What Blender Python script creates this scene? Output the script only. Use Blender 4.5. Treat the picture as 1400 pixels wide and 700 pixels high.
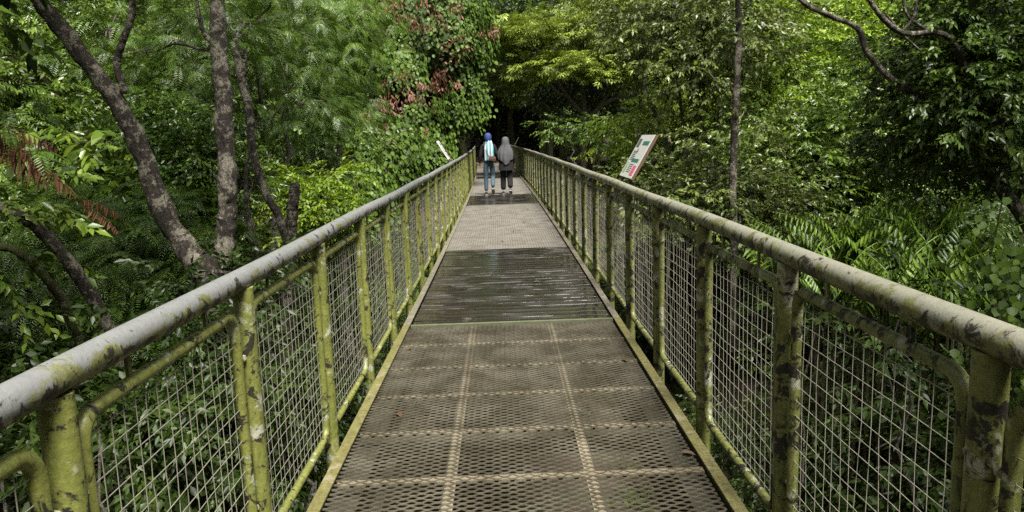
import bpy, bmesh, math, random
import numpy as np
from mathutils import Vector, Matrix, noise as mnoise
R_ = math.radians
PI = math.pi
for o in list(bpy.data.objects): bpy.data.objects.remove(o)
sc = bpy.context.scene
col = sc.collection
rng = np.random.default_rng(11)
random.seed(5)

# ------------------------------------------------------------------ camera
CAM = np.array([-.035, 0.0, 1.60]); FPX = 1010.0
cd = bpy.data.cameras.new('camera'); cam = bpy.data.objects.new('camera', cd); col.objects.link(cam)
CM = Matrix.Rotation(R_(-.52), 3, 'Z') @ Matrix.Rotation(R_(90 - 9.13), 3, 'X') @ Matrix.Rotation(R_(-2.0), 3, 'Z')
cam.matrix_world = Matrix.Translation(Vector(CAM)) @ CM.to_4x4()
cd.sensor_width = 36; cd.lens = 36 * FPX / 1400; cd.clip_end = 2000; cd.clip_start = .05
sc.camera = cam
# ------------------------------------------------------------------ light
SUN_EL, SUN_AZ = R_(62), R_(158)          # azimuth clockwise from +Y: the bright part of the cloud is behind the viewer
w = bpy.data.worlds.new('World'); sc.world = w; w.use_nodes = True
nt = w.node_tree; bg = nt.nodes['Background']
sky = nt.nodes.new('ShaderNodeTexSky'); sky.sky_type = 'NISHITA'; sky.sun_disc = False
sky.sun_elevation = SUN_EL; sky.sun_rotation = SUN_AZ; sky.dust_density = 6; sky.ozone_density = 1; sky.air_density = 1
hs = nt.nodes.new('ShaderNodeHueSaturation'); hs.inputs['Saturation'].default_value = .2
nt.links.new(sky.outputs[0], hs.inputs['Color']); nt.links.new(hs.outputs[0], bg.inputs[0]); bg.inputs[1].default_value = .058
sd = bpy.data.lights.new('sun', 'SUN'); sun = bpy.data.objects.new('sun', sd); col.objects.link(sun)
sd.energy = 4.6; sd.angle = R_(20); sd.color = (1, .96, .87)
dirv = Vector((math.sin(SUN_AZ) * math.cos(SUN_EL), math.cos(SUN_AZ) * math.cos(SUN_EL), math.sin(SUN_EL)))
sun.rotation_euler = dirv.to_track_quat('Z', 'Y').to_euler(); sun.location = (0, -5, 30)
sc.view_settings.view_transform = 'Standard'; sc.view_settings.look = 'None'
sc.view_settings.exposure = 1.0; sc.view_settings.gamma = 1
sc.render.engine = 'CYCLES'
sc.cycles.max_bounces = 6; sc.cycles.diffuse_bounces = 2; sc.cycles.glossy_bounces = 2; sc.cycles.transmission_bounces = 3
sc.cycles.transparent_max_bounces = 4; sc.cycles.use_denoising = False; sc.cycles.caustics_reflective = False; sc.cycles.caustics_refractive = False

def P(px, py, Y):
    """a photo pixel at a known distance along the bridge"""
    d = CM @ Vector(((px - 700) / FPX, -(py - 350) / FPX, -1)); t = (Y - CAM[1]) / d.y
    return np.array([CAM[0] + d.x * t, Y, CAM[2] + d.z * t])

# ------------------------------------------------------------------ object helpers
def tag(o, label=None, cat=None, group=None, kind=None):
    if label: o['label'] = label
    if cat: o['category'] = cat
    if group: o['group'] = group
    if kind: o['kind'] = kind
    return o
def empty(name, loc=(0, 0, 0), rz=0):
    o = bpy.data.objects.new(name, None); col.objects.link(o); o.location = loc; o.rotation_euler = (0, 0, rz); o.empty_display_size = .2
    return o
def link(name, me, parent=None, loc=None, rot=None):
    o = bpy.data.objects.new(name, me); col.objects.link(o)
    if parent is not None: o.parent = parent
    if loc is not None: o.location = loc
    if rot is not None: o.rotation_euler = rot
    return o
class MB:
    def __init__(s): s.v = []; s.f = []
    def box(s, x0, x1, y0, y1, z0, z1):
        n = len(s.v)
        s.v += [(x, y, z) for z in (z0, z1) for y in (y0, y1) for x in (x0, x1)]
        s.f += [tuple(n + i for i in q) for q in ((0, 2, 3, 1), (4, 5, 7, 6), (0, 1, 5, 4), (2, 6, 7, 3), (0, 4, 6, 2), (1, 3, 7, 5))]
    def tube(s, pts, rad, seg=8, closed=False, caps=True, jitter=0):
        pts = [Vector(p) for p in pts]; n = len(pts)
        if not hasattr(rad, '__len__'): rad = [rad] * n
        base = len(s.v); up = None
        for i, p in enumerate(pts):
            if closed: t = pts[(i + 1) % n] - pts[i - 1]
            else: t = pts[min(i + 1, n - 1)] - pts[max(i - 1, 0)]
            t.normalize()
            if up is None:
                up = t.orthogonal().normalized()
            else:
                up = (up - t * up.dot(t)).normalized()
            b = t.cross(up)
            for k in range(seg):
                a = 2 * PI * k / seg
                r = rad[i] * (1 + (random.uniform(-jitter, jitter) if jitter else 0))
                s.v.append(tuple(p + (up * math.cos(a) + b * math.sin(a)) * r))
        for i in range(n if closed else n - 1):
            a0 = base + i * seg; a1 = base + ((i + 1) % n) * seg
            for k in range(seg):
                k2 = (k + 1) % seg
                s.f.append((a0 + k, a0 + k2, a1 + k2, a1 + k))
        if caps and not closed:
            s.f.append(tuple(base + k for k in reversed(range(seg)))); s.f.append(tuple(base + (n - 1) * seg + k for k in range(seg)))
    def mesh(s, name, mat, smooth=True):
        me = bpy.data.meshes.new(name); me.from_pydata(s.v, [], s.f); me.update()
        if mat: me.materials.append(mat)
        if smooth:
            me.polygons.foreach_set('use_smooth', [True] * len(me.polygons))
            try: me.set_sharp_from_angle(angle=R_(40))
            except Exception: pass
        return me
    def build(s, name, mat, parent=None, smooth=True): return link(name, s.mesh(name, mat, smooth), parent)

def spline(pts, n):
    """Catmull-Rom through points (any dimension)"""
    P0 = np.array(pts, float); P0 = np.vstack([2 * P0[0] - P0[1], P0, 2 * P0[-1] - P0[-2]])
    out = []; m = len(P0) - 3
    for t in np.linspace(0, m - 1e-6, n):
        i = int(t); u = t - i; a, b, c, d = P0[i:i + 4]
        out.append(.5 * ((2 * b) + (c - a) * u + (2 * a - 5 * b + 4 * c - d) * u * u + (3 * b - a - 3 * c + d) * u ** 3))
    return np.array(out)

# ------------------------------------------------------------------ materials
class N:
    def __init__(s, name):
        s.m = bpy.data.materials.new(name); s.m.use_nodes = True; s.t = s.m.node_tree; s.b = s.t.nodes['Principled BSDF']; s.out = s.t.nodes['Material Output']
    def n(s, typ, **kw):
        x = s.t.nodes.new('ShaderNode' + typ)
        for k, v in kw.items():
            if k in x.inputs: x.inputs[k].default_value = v
            else: setattr(x, k, v)
        return x
    def l(s, a, b): s.t.links.new(a, b)
    def pos(s, scale=(1, 1, 1), obj=False):
        src = s.n('TexCoord').outputs['Object'] if obj else s.n('NewGeometry').outputs['Position']
        mp = s.n('Mapping'); mp.inputs['Scale'].default_value = scale; s.l(src, mp.inputs[0]); return mp.outputs[0]
    def noise(s, vec, scale, detail=4, rough=.55, dist=0):
        x = s.n('TexNoise', Scale=scale, Detail=detail, Roughness=rough, Distortion=dist); s.l(vec, x.inputs['Vector']); return x.outputs['Fac']
    def ramp(s, fac, stops, interp='LINEAR'):
        r = s.n('ValToRGB'); e = r.color_ramp; e.interpolation = interp
        while len(e.elements) < len(stops): e.elements.new(.5)
        for el, (p, c) in zip(e.elements, stops): el.position = p; el.color = (*c, 1) if len(c) == 3 else c
        s.l(fac, r.inputs[0]); return r.outputs[0]
    def mix(s, fac, a, b, typ='MIX'):
        x = s.n('Mix', data_type='RGBA', blend_type=typ)
        for v, i in ((a, 6), (b, 7)):
            if isinstance(v, tuple): x.inputs[i].default_value = (*v, 1)
            else: s.l(v, x.inputs[i])
        if isinstance(fac, float): x.inputs[0].default_value = fac
        else: s.l(fac, x.inputs[0])
        return x.outputs[2]
    def math(s, op, a, b=None):
        x = s.n('Math', operation=op)
        for v, i in ((a, 0), (b, 1)):
            if v is None: continue
            if isinstance(v, (int, float)): x.inputs[i].default_value = v
            else: s.l(v, x.inputs[i])
        return x.outputs[0]
    def bump(s, h, strength=.4, dist=.01):
        b = s.n('Bump', Strength=strength, Distance=dist); s.l(h, b.inputs['Height']); s.l(b.outputs[0], s.b.inputs['Normal'])
    def base(s, c):
        if isinstance(c, tuple): s.b.inputs['Base Color'].default_value = (*c, 1)
        else: s.l(c, s.b.inputs['Base Color'])
    def rough(s, r):
        if isinstance(r, (int, float)): s.b.inputs['Roughness'].default_value = r
        else: s.l(r, s.b.inputs['Roughness'])
W3 = lambda v: (v, v, v)
def plain(name, c, rough=.6, var=.25, scale=30):
    m = N(name); p = m.pos(obj=True); f = m.noise(p, scale)
    m.base(m.mix(f, tuple(x * (1 - var) for x in c), tuple(min(1, x * (1 + var)) for x in c))); m.rough(rough); return m.m

def painted(name, base, mosscol, dark, dark_amt, worn, worn_amt, topworn_highlight=0.0):
    """weathered paint: algae film, black mould blotches, patches of bare pale metal (more of them on top, doubling as painted sky highlight, when topworn)"""
    m = N(name); p = m.pos()
    n1 = m.noise(p, 5.5, 6, .6); n2 = m.noise(p, 13, 8, .68, .6); n3 = m.noise(p, 60, 5, .6); n4 = m.noise(p, 8, 8, .7, .4); st = m.noise(m.pos((1, 1, .12)), 30, 5, .6)
    c = m.mix(m.ramp(n1, [(.35, W3(0)), (.68, W3(1))]), base, mosscol)
    fine = m.ramp(n3, [(.3, W3(.72)), (.7, W3(1.15))])
    c = m.mix(1.0, c, fine, 'MULTIPLY')
    if not topworn_highlight: c = m.mix(m.ramp(st, [(.5, W3(0)), (.72, W3(.7))]), c, tuple(x * .35 for x in base))
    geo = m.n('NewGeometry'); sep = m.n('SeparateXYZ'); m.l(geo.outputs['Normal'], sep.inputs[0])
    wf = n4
    if topworn_highlight:
        wf = m.math('ADD', n4, m.math('MULTIPLY', sep.outputs[2], topworn_highlight))  # upward faces paler: worn metal plus the sky highlight painted into the colour
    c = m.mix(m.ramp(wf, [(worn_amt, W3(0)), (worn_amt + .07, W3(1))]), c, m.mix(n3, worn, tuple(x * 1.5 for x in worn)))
    df = n2 if not topworn_highlight else m.math('ADD', n2, m.math('MULTIPLY', sep.outputs[2], -.09))
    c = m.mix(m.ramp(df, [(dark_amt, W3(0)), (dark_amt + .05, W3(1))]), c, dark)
    m.base(c); m.rough(m.ramp(n2, [(.35, W3(.26)), (.65, W3(.7))]))
    m.b.inputs['Specular IOR Level'].default_value = .55
    m.bump(m.math('ADD', n2, m.math('MULTIPLY', n3, .5)), .5, .006)
    return m.m
M = {}
M['post'] = painted('green_paint', (.235, .245, .062), (.175, .20, .046), (.020, .018, .010), .545, (.33, .34, .26), .56)
M['post_shabby'] = painted('shabby_green_paint', (.215, .225, .070), (.15, .17, .045), (.018, .016, .010), .52, (.32, .32, .25), .555)
M['rail_pale'] = painted('pale_worn_rail', (.17, .175, .06), (.12, .125, .045), (.016, .015, .010), .515, (.15, .155, .153), .46, .13)
M['rail_olive'] = painted('olive_worn_rail', (.175, .18, .06), (.11, .11, .036), (.022, .019, .010), .52, (.19, .188, .145), .505, .13)
M['edge'] = painted('edge_angle_paint', (.19, .18, .065), (.15, .13, .05), (.04, .03, .018), .62, (.19, .17, .11), .56)
M['edge_dry'] = painted('dry_edge_angle', (.21, .19, .14), (.17, .15, .11), (.05, .04, .03), .64, (.23, .21, .16), .56)
M['wire'] = plain('dull_wire', (.32, .305, .245), .5, .35, 25)
M['steel_dark'] = plain('dark_steel', (.06, .06, .04), .6, .4, 8)
M['bolt'] = plain('bolt_steel', (.36, .35, .25), .5, .4, 60)

def grating(name, a, b, mud):
    m = N(name); p = m.pos(); n1 = m.noise(p, 3.2, 6, .6, .3); n2 = m.noise(p, 55, 4)
    c = m.mix(m.ramp(n1, [(.38, W3(0)), (.66, W3(1))]), a, b); c = m.mix(m.ramp(n2, [(.5, W3(0)), (.75, W3(.8))]), c, mud)
    m.base(c); m.rough(m.ramp(n1, [(.4, W3(.32)), (.6, W3(.65))])); m.b.inputs['Metallic'].default_value = .0; return m.m
M['grate'] = grating('wet_expanded_steel', (.060, .053, .036), (.115, .102, .072), (.04, .034, .022))
M['grate_pale'] = grating('dry_expanded_steel', (.165, .150, .128), (.21, .195, .168), (.13, .118, .098))
M['support'] = grating('muddy_support_bar', (.15, .125, .08), (.24, .205, .14), (.09, .075, .045))

def wood():
    m = N('wet_grey_planks'); p = m.pos(); info = m.n('ObjectInfo')
    gr = m.noise(m.pos((2.5, 60, 20)), 1.0, 6, .6, .5); big = m.math('ADD', m.noise(m.pos((1.0, 2.2, 1)), 1.9, 6, .66, .6), m.math('MULTIPLY', m.math('SUBTRACT', info.outputs['Random'], .5), .16)); rib = m.n('TexWave', Scale=14, Distortion=.6, Detail=2); m.l(m.pos((1, .2, 1)), rib.inputs['Vector'])
    c = m.mix(gr, (.026, .021, .018), (.082, .068, .062))
    c = m.mix(1.0, c, m.ramp(info.outputs['Random'], [(0, W3(.55)), (.5, W3(1.0)), (1, W3(1.35))]), 'MULTIPLY')
    c = m.mix(m.ramp(m.noise(p, 6, 5), [(.56, W3(0)), (.72, W3(.55))]), c, (.07, .078, .03))
    wet = m.ramp(big, [(.36, W3(0)), (.50, W3(1))])
    c = m.mix(m.math('MULTIPLY', wet, .75), c, (.012, .011, .007))
    m.base(c)
    m.rough(m.ramp(m.math('ADD', wet, m.math('MULTIPLY', gr, .12)), [(.1, W3(.40)), (.9, W3(.08))]))
    h = m.math('ADD', m.math('MULTIPLY', gr, .8), m.math('MULTIPLY', rib.outputs['Fac'], .25))
    h = m.math('MULTIPLY', h, m.math('SUBTRACT', 1.0, m.math('MULTIPLY', wet, .8)))
    m.bump(h, .3, .004); m.b.inputs['Specular IOR Level'].default_value = .6
    return m.m
M['wood'] = wood()
M['wood_trim'] = plain('pale_green_trim', (.11, .12, .07), .6, .4, 12)

def bark(name, dark, mid, lichen, moss, lich=.57, mossamt=.62):
    m = N(name); p = m.pos()
    n1 = m.noise(m.pos((1, 1, .3)), 38, 7, .7, .3); n2 = m.noise(p, 6, 10, .74, .25); n3 = m.noise(p, 19, 8, .72, .2); n4 = m.noise(p, 4, 4); n5 = m.noise(p, 70, 4, .6)
    c = m.mix(m.ramp(n1, [(.35, W3(0)), (.65, W3(1))]), dark, mid)
    c = m.mix(m.ramp(n4, [(mossamt - .06, W3(0)), (mossamt + .05, W3(.9))]), c, moss)
    lc = m.mix(m.ramp(n5, [(.35, W3(0)), (.65, W3(1))]), tuple(x * .55 for x in lichen), lichen)
    c = m.mix(m.ramp(n2, [(lich, W3(0)), (lich + .05, W3(.9))]), c, lc)
    c = m.mix(m.ramp(n3, [(.56, W3(0)), (.60, W3(.8))]), c, lc)
    m.base(c); m.rough(.9); m.bump(m.math('ADD', n1, m.math('MULTIPLY', n2, .8)), 1.0, .035); return m.m
M['bark_lichen'] = bark('lichen_bark', (.012, .0095, .007), (.062, .048, .036), (.33, .30, .235), (.045, .055, .014), .508, .64)
M['bark_moss'] = bark('mossy_bark', (.03, .024, .016), (.08, .06, .04), (.28, .24, .17), (.07, .085, .018), .66, .44)
M['bark_grey'] = bark('grey_bark', (.09, .08, .065), (.20, .18, .15), (.34, .32, .27), (.07, .08, .03), .56, .68)
M['bark_red'] = bark('reddish_bark', (.05, .028, .022), (.13, .075, .06), (.22, .17, .14), (.05, .06, .02), .66, .7)

def leafmat(name, dark, mid, bright, rough=.34, trans=.30, spec=.5):
    m = N(name); at = m.n('Attribute', attribute_name='tint')
    c = m.ramp(at.outputs['Fac'], [(.15, tuple(x * .6 for x in dark)), (.5, mid), (.84, tuple(x * 1.08 for x in bright))])
    m.base(c); m.rough(rough); m.b.inputs['Specular IOR Level'].default_value = spec
    tr = m.n('BsdfTranslucent'); m.l(m.mix(.55, c, tuple(min(1, x * 1.6) for x in bright)), tr.inputs[0])
    mx = m.n('MixShader'); mx.inputs[0].default_value = trans * .5
    m.l(m.b.outputs[0], mx.inputs[1]); m.l(tr.outputs[0], mx.inputs[2]); m.l(mx.outputs[0], m.out.inputs[0]); return m.m
M['leaf_mid'] = leafmat('mid_green_leaf', (0.0408, 0.0739, 0.0093), (0.0790, 0.1419, 0.0153), (0.1521, 0.2167, 0.0221))
M['leaf_dark'] = leafmat('dark_glossy_leaf', (0.0126, 0.0266, 0.0042), (0.0252, 0.0476, 0.0070), (0.0476, 0.0756, 0.0112), .42, .28, .3)
M['leaf_fresh'] = leafmat('fresh_green_leaf', (0.0450, 0.0945, 0.0090), (0.0810, 0.1530, 0.0135), (0.1350, 0.2160, 0.0198), .42, .34, .4)
M['leaf_deep'] = leafmat('deep_green_leaf', (0.0276, 0.0570, 0.0083), (0.0552, 0.1030, 0.0129), (0.1012, 0.1582, 0.0221), .36, .3, .4)
M['leaf_feather'] = leafmat('feathery_leaf', (0.0353, 0.0722, 0.0098), (0.0681, 0.1328, 0.0156), (0.1238, 0.1993, 0.0180))
M['leaf_lime'] = leafmat('lime_leaf', (0.0931, 0.1729, 0.0095), (0.1729, 0.2812, 0.0152), (0.2821, 0.3734, 0.0247), .45, .36)
M['leaf_yellow'] = leafmat('yellow_green_leaf', (0.116, 0.181, 0.019), (0.217, 0.302, 0.037), (0.341, 0.414, 0.066), .5, .34)
M['leaf_olive'] = leafmat('olive_leaf', (0.0475, 0.0780, 0.0133), (0.0950, 0.1331, 0.0228), (0.1616, 0.2043, 0.0428), .4)
M['leaf_vine'] = leafmat('vine_leaf', (0.0306, 0.0630, 0.0072), (0.0630, 0.1170, 0.0126), (0.1125, 0.1800, 0.0252), .5, .28, .3)
M['leaf_fern'] = leafmat('fern_leaf', (0.0495, 0.1127, 0.0068), (0.0953, 0.1798, 0.0116), (0.1565, 0.2469, 0.0185), .42, .36)
M['leaf_far'] = leafmat('far_leaf', (0.047, 0.086, 0.016), (0.083, 0.138, 0.024), (0.134, 0.192, 0.033), .6)
M['pod'] = leafmat('red_seed_pods', (.095, .034, .020), (.18, .072, .045), (.29, .15, .10), .6, .2)
M['dead'] = leafmat('dead_frond', (.080, .034, .018), (.135, .062, .034), (.19, .10, .06), .9, .15, .1)

# ------------------------------------------------------------------ terrain
def sstep(a, b, x): t = np.clip((x - a) / (b - a), 0, 1); return t * t * (3 - 2 * t)
def ground(x, y):
    x = np.asarray(x, float); y = np.asarray(y, float)
    ax = np.abs(x)
    z = -2.8 + .10 * np.clip(ax - 2.5, 0, 12) + .35 * np.sin(x * .55 + .7 * y * .2) * np.cos(y * .37 + .3)
    z = z * (1 - sstep(37, 45.5, y)) - .06 * sstep(37, 45.5, y)
    z = z + .16 * np.clip(y - 62, 0, 60) + .14 * np.clip(ax - 26, 0, 40)
    return z
xs = np.concatenate([np.linspace(-400, -42, 14), np.linspace(-40, 40, 110), np.linspace(42, 400, 14)])
ys = np.concatenate([np.linspace(-300, -20, 10), np.linspace(-18, 70, 118), np.linspace(74, 500, 20)])
X, Yg = np.meshgrid(xs, ys); Z = ground(X, Yg) + rng.normal(0, .03, X.shape) * (np.abs(X) > 1.6)
me = bpy.data.meshes.new('ground'); nx = len(xs); nyg = len(ys)
me.from_pydata(np.stack([X.ravel(), Yg.ravel(), Z.ravel()], 1).tolist(), [], [(j * nx + i, j * nx + i + 1, (j + 1) * nx + i + 1, (j + 1) * nx + i) for j in range(nyg - 1) for i in range(nx - 1)])
m = N('leaf_litter'); p = m.pos(); a = m.noise(p, 1.2, 5); b = m.noise(p, 22, 6, .7)
c = m.mix(b, (.020, .016, .010), (.085, .06, .035)); c = m.mix(m.ramp(a, [(.48, W3(0)), (.62, W3(.85))]), c, (.03, .045, .012)); m.base(c); m.rough(.9); m.bump(b, .8, .05)
me.materials.append(m.m); me.polygons.foreach_set('use_smooth', [True] * len(me.polygons)); tag(link('ground', me), kind='structure')

# ------------------------------------------------------------------ the bridge
Y0, Y1 = -2.0, 46.2
def cx(y): return -.0004 * max(0, y - 7) ** 2
def ca(y): return math.atan(.0008 * max(0, y - 7))       # heading (turns left)
bridge = empty('footbridge'); tag(bridge, 'long straight steel footbridge with yellow green railings, wire mesh panels and wet deck', 'footbridge')
RX, RR = 1.07, .042; RZS = {-1: 1.092, 1: 1.114}; DZS = {-1: -.008, 1: .012}
for s, mat in ((-1, 'rail_pale'), (1, 'rail_olive')):
    mb = MB(); ysr = list(np.arange(Y0, Y1 + .4, .3)); mb.tube([(cx(y) + s * RX, y, RZS[s] + .004 * math.sin(y * 1.7 + s)) for y in ysr], RR, 24)
    o = mb.build('handrail', M[mat], bridge)
    o['label'] = 'pale grey worn handrail with black mould underneath' if s < 0 else 'olive brown worn handrail'
# posts
mb = MB(); prof = [(-.30, .041), (-.02, .041), (.5, .040), (1.068, .040)]
mb.tube([(0, 0, z) for z, r in prof], [r for z, r in prof], 16)
post_me = mb.mesh('post', M['post']); post_me2 = post_me.copy(); post_me2.materials.clear(); post_me2.materials.append(M['post_shabby'])
mb = MB(); mb.tube([(0, -.085, 0), (0, .085, 0)], .006, 6); mb.tube([(0, -.062, 0), (0, -.05, 0)], .013, 6); mb.tube([(0, .05, 0), (0, .062, 0)], .013, 6); bolt_me = mb.mesh('bolt', M['bolt'])
mb = MB(); mb.box(-.005, .005, -.009, .009, 0, .085); tab_me = mb.mesh('hanger_tab', M['post_shabby'], False)
BAY = 1.21; YP0 = 1.62
ks = [k for k in range(-2, 37)]
# panel frame: rounded rectangle of pipe in the YZ plane
def rrect(y0, y1, z0, z1, r, n=5):
    pts = []
    for cy, cz, a0 in ((y1 - r, z1 - r, 0), (y0 + r, z1 - r, 90), (y0 + r, z0 + r, 180), (y1 - r, z0 + r, 270)):
        for i in range(n + 1):
            a = R_(a0 + 90 * i / n); pts.append((0, cy + r * math.cos(a), cz + r * math.sin(a)))
    return pts
def bump_pts(pts):      # more points along the straight runs
    out = []
    for i, p in enumerate(pts):
        q = pts[(i + 1) % len(pts)]; out.append(p); d = math.dist(p, q)
        k = int(d / .25)
        for j in range(1, k): out.append(tuple(p[a] + (q[a] - p[a]) * j / k for a in range(3)))
    return out
fy = .085; PZ0, PZ1 = -.02, .975
mb = MB(); mb.tube(bump_pts(rrect(fy, BAY - fy, PZ0, PZ1, .075)), .0215, 10, closed=True)
frame_me = mb.mesh('mesh_panel', M['post']); frame_me2 = frame_me.copy(); frame_me2.materials.clear(); frame_me2.materials.append(M['post_shabby'])
def wires(seed):
    rr = random.Random(seed); mb = MB(); r = .0014; y0, y1 = fy + .012, BAY - fy - .012
    n = int((y1 - y0) / .066)
    for i in range(1, n + 1):
        y = y0 + (y1 - y0) * i / (n + 1); a, b = rr.gauss(0, .003), rr.gauss(0, .003)
        mb.tube([(.002, y, PZ0), (.002 + rr.gauss(0, .004), y + a, .35), (.002 + rr.gauss(0, .004), y + b, .65), (.002, y, PZ1)], r, 4, caps=False)
    n = int((PZ1 - PZ0) / .063)
    for i in range(1, n + 1):
        z = PZ0 + (PZ1 - PZ0) * i / (n + 1); a, b = rr.gauss(0, .003), rr.gauss(0, .003)
        mb.tube([(-.003, y0, z), (-.003 + rr.gauss(0, .004), .4, z + a), (-.003 + rr.gauss(0, .004), .8, z + b), (-.003, y1, z)], r, 4, caps=False)
    return mb.mesh('wire_mesh', M['wire'], False)
wire_me = [wires(i) for i in range(3)]
for k in ks:
    y = YP0 + BAY * k
    for s in (-1, 1):
        tilt = (random.gauss(0, .004), random.gauss(0, .004))
        po = link('post', post_me if s < 0 else post_me2, bridge, (cx(y) + s * RX, y, DZS[s]), (tilt[0], tilt[1], random.uniform(0, 6)))
        if k <= 6:
            for z in (.18, .80):
                bo = link('bolt', bolt_me, po, (0, 0, z)); bo.rotation_euler = (0, 0, -po.rotation_euler.z)
        if k < ks[-1]:
            fr = link('mesh_panel', frame_me if s < 0 else frame_me2, bridge, (cx(y) + s * (RX + .004), y, DZS[s] + random.gauss(0, .004)), (random.gauss(0, .003), 0, ca(y + .6)))
            wm = link('wire_mesh', wire_me[k % 3], fr); wm['kind'] = 'stuff'
            if k <= 6:
                for yy in (.34, .87): link('hanger_tab', tab_me, fr, (0, yy, PZ1))
# edge angles (one length per deck section), girders, cross beams, piers
secs = [(Y0, 6.25, 'grate'), (6.25, 10.62, 'wood'), (10.62, 17.8, 'pale'), (17.8, 20.9, 'wood2'), (20.9, 29.6, 'pale'), (29.6, 31.4, 'wood2'), (31.4, Y1, 'pale')]
DW = .88
for s in (-1, 1):
    for a, b, kind in secs:
        n = max(2, int((b - a) / 1.2)); mb = MB(); yy = np.linspace(a + .004, b - .004, n)
        for i in range(n - 1):
            pass
        v0 = len(mb.v)
        prof = [(DW + .005, .022), (DW + .062, .022), (DW + .062, -.10), (DW + .054, -.10), (DW + .054, .013), (DW + .005, .013)]
        for y in yy:
            for px_, pz_ in prof: mb.v.append((cx(y) + s * px_, y, pz_))
        for i in range(n - 1):
            for q in range(6):
                q2 = (q + 1) % 6; mb.f.append((v0 + i * 6 + q, v0 + i * 6 + q2, v0 + (i + 1) * 6 + q2, v0 + (i + 1) * 6 + q))
        mb.f.append(tuple(range(v0, v0 + 6))); mb.f.append(tuple(v0 + (n - 1) * 6 + q for q in range(6)))
        mb.build('edge_angle', M['edge'] if kind == 'grate' else M['edge_dry'], bridge, False)
    mb = MB()
    for i, y in enumerate(np.arange(Y0, Y1, 2.42)):
        y2 = min(y + 2.42, Y1)
        n = len(mb.v)
        for yy in (y, y2):
            for ax, az in ((.78, -.09), (.94, -.09), (.94, -.105), (.867, -.105), (.867, -.43), (.94, -.43), (.94, -.445), (.78, -.445), (.78, -.43), (.853, -.43), (.853, -.105), (.78, -.105)):
                mb.v.append((cx(yy) + s * ax, yy, az))
        for q in range(12): mb.f.append((n + q, n + (q + 1) % 12, n + 12 + (q + 1) % 12, n + 12 + q))
    mb.build('girder', M['steel_dark'], bridge, False)
mb = MB(); mb.box(-.85, .85, -.035, .035, -.20, -.095); cb = mb.mesh('cross_beam', M['steel_dark'], False)
for k in range(-2, 37, 2): link('cross_beam', cb, bridge, (cx(YP0 + BAY * k), YP0 + BAY * k, 0))
for yb in (12.5, 26.0, 38.0):
    for s in (-1, 1):
        gz = float(ground(cx(yb) + s * .86, yb)); mb = MB(); mb.tube([(0, 0, gz - .3), (0, 0, gz + .05), (0, 0, gz + .08), (0, 0, -.446)], [.2, .2, .1, .1], 14)
        o = mb.build('pier', M['steel_dark'], bridge); o.location = (cx(yb) + s * .86, yb, 0)
# expanded steel decking
def grate_mesh():
    LW, SW = .0765, BAY / 26; rows = 13; cols = 23; vs = []; fs = []
    hw, ht = .0027, .0040
    def bar(x0, y0, x1, y1, hw=.0019, ht=.0028):
        d = np.array([x1 - x0, y1 - y0, 0]); L = np.linalg.norm(d); d /= L; s = np.array([-d[1], d[0], 0]); n = len(vs)
        tilt = np.array([0, .30, .95])
        for p in ((x0, y0), (x1, y1)):
            for a, b in ((-1, -1), (1, -1), (1, 1), (-1, 1)):
                q = np.array([p[0], p[1], -.005]) + s * hw * a + tilt * ht * b; vs.append(tuple(q))
        for q in range(4): fs.append((n + q, n + (q + 1) % 4, n + 4 + (q + 1) % 4, n + 4 + q))
    x00 = -cols * LW / 2
    for j in range(rows):
        for i in range(cols):
            xa = x00 + i * LW; ya = j * SW
            # flat bridge bonds joined by slanting strands
            for sx, sy in ((1, 1), (1, -1)):
                yb = ya + SW / 2
                bar(xa + LW / 2 - sx * LW * .40, yb + sy * SW * .40, xa + LW / 2 - sx * LW * .08, yb + sy * SW * .05)
                bar(xa + LW / 2 + sx * LW * .08, yb - sy * SW * .05, xa + LW / 2 + sx * LW * .40, yb - sy * SW * .40)
            bar(xa + LW * .36, ya + SW / 2, xa + LW * .64, ya + SW / 2, .0042, .0034)
            bar(xa - LW * .14, ya + .003, xa + LW * .14, ya + .003, .0042, .0034)
    mb = MB(); mb.v = vs; mb.f = fs; return mb.mesh('deck_grating', M['grate'], False)
g_me = grate_mesh(); g_me2 = g_me.copy(); g_me2.materials.clear(); g_me2.materials.append(M['grate_pale'])
mb = MB(); mb.box(-DW, DW, -.024, .024, -.022, -.0072); bar_me = mb.mesh('support_bar', M['support'], False)
HB = BAY / 2
for a, b, kind in secs:
    if kind in ('grate', 'pale'):
        n = round((b - a) / HB); st = (b - a) / n
        for i in range(n):
            y = a + i * st; o = link('deck_grating', g_me if kind == 'grate' else g_me2, bridge, (cx(y + .3), y, random.gauss(0, .0012)), (0, random.gauss(0, .0012), ca(y))); o.scale.y = st / HB * .997
            link('support_bar', bar_me, bridge, (cx(y), y + .03, 0), (0, 0, ca(y)))
        for x in (-.335, .335):
            mb = MB()
            ysb = np.linspace(a + .01, b - .01, 8)
            for q in range(7):
                nv = len(mb.v)
                for yy in (ysb[q], ysb[q + 1]):
                    for dx, dz in ((-.026, -.026), (.026, -.026), (.026, -.0082), (-.026, -.0082)): mb.v.append((cx(yy) + x + dx, yy, dz))
                for r in range(4): mb.f.append((nv + r, nv + (r + 1) % 4, nv + 4 + (r + 1) % 4, nv + 4 + r))
            mb.build('stringer_bar', M['support'], bridge, False)
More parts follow.
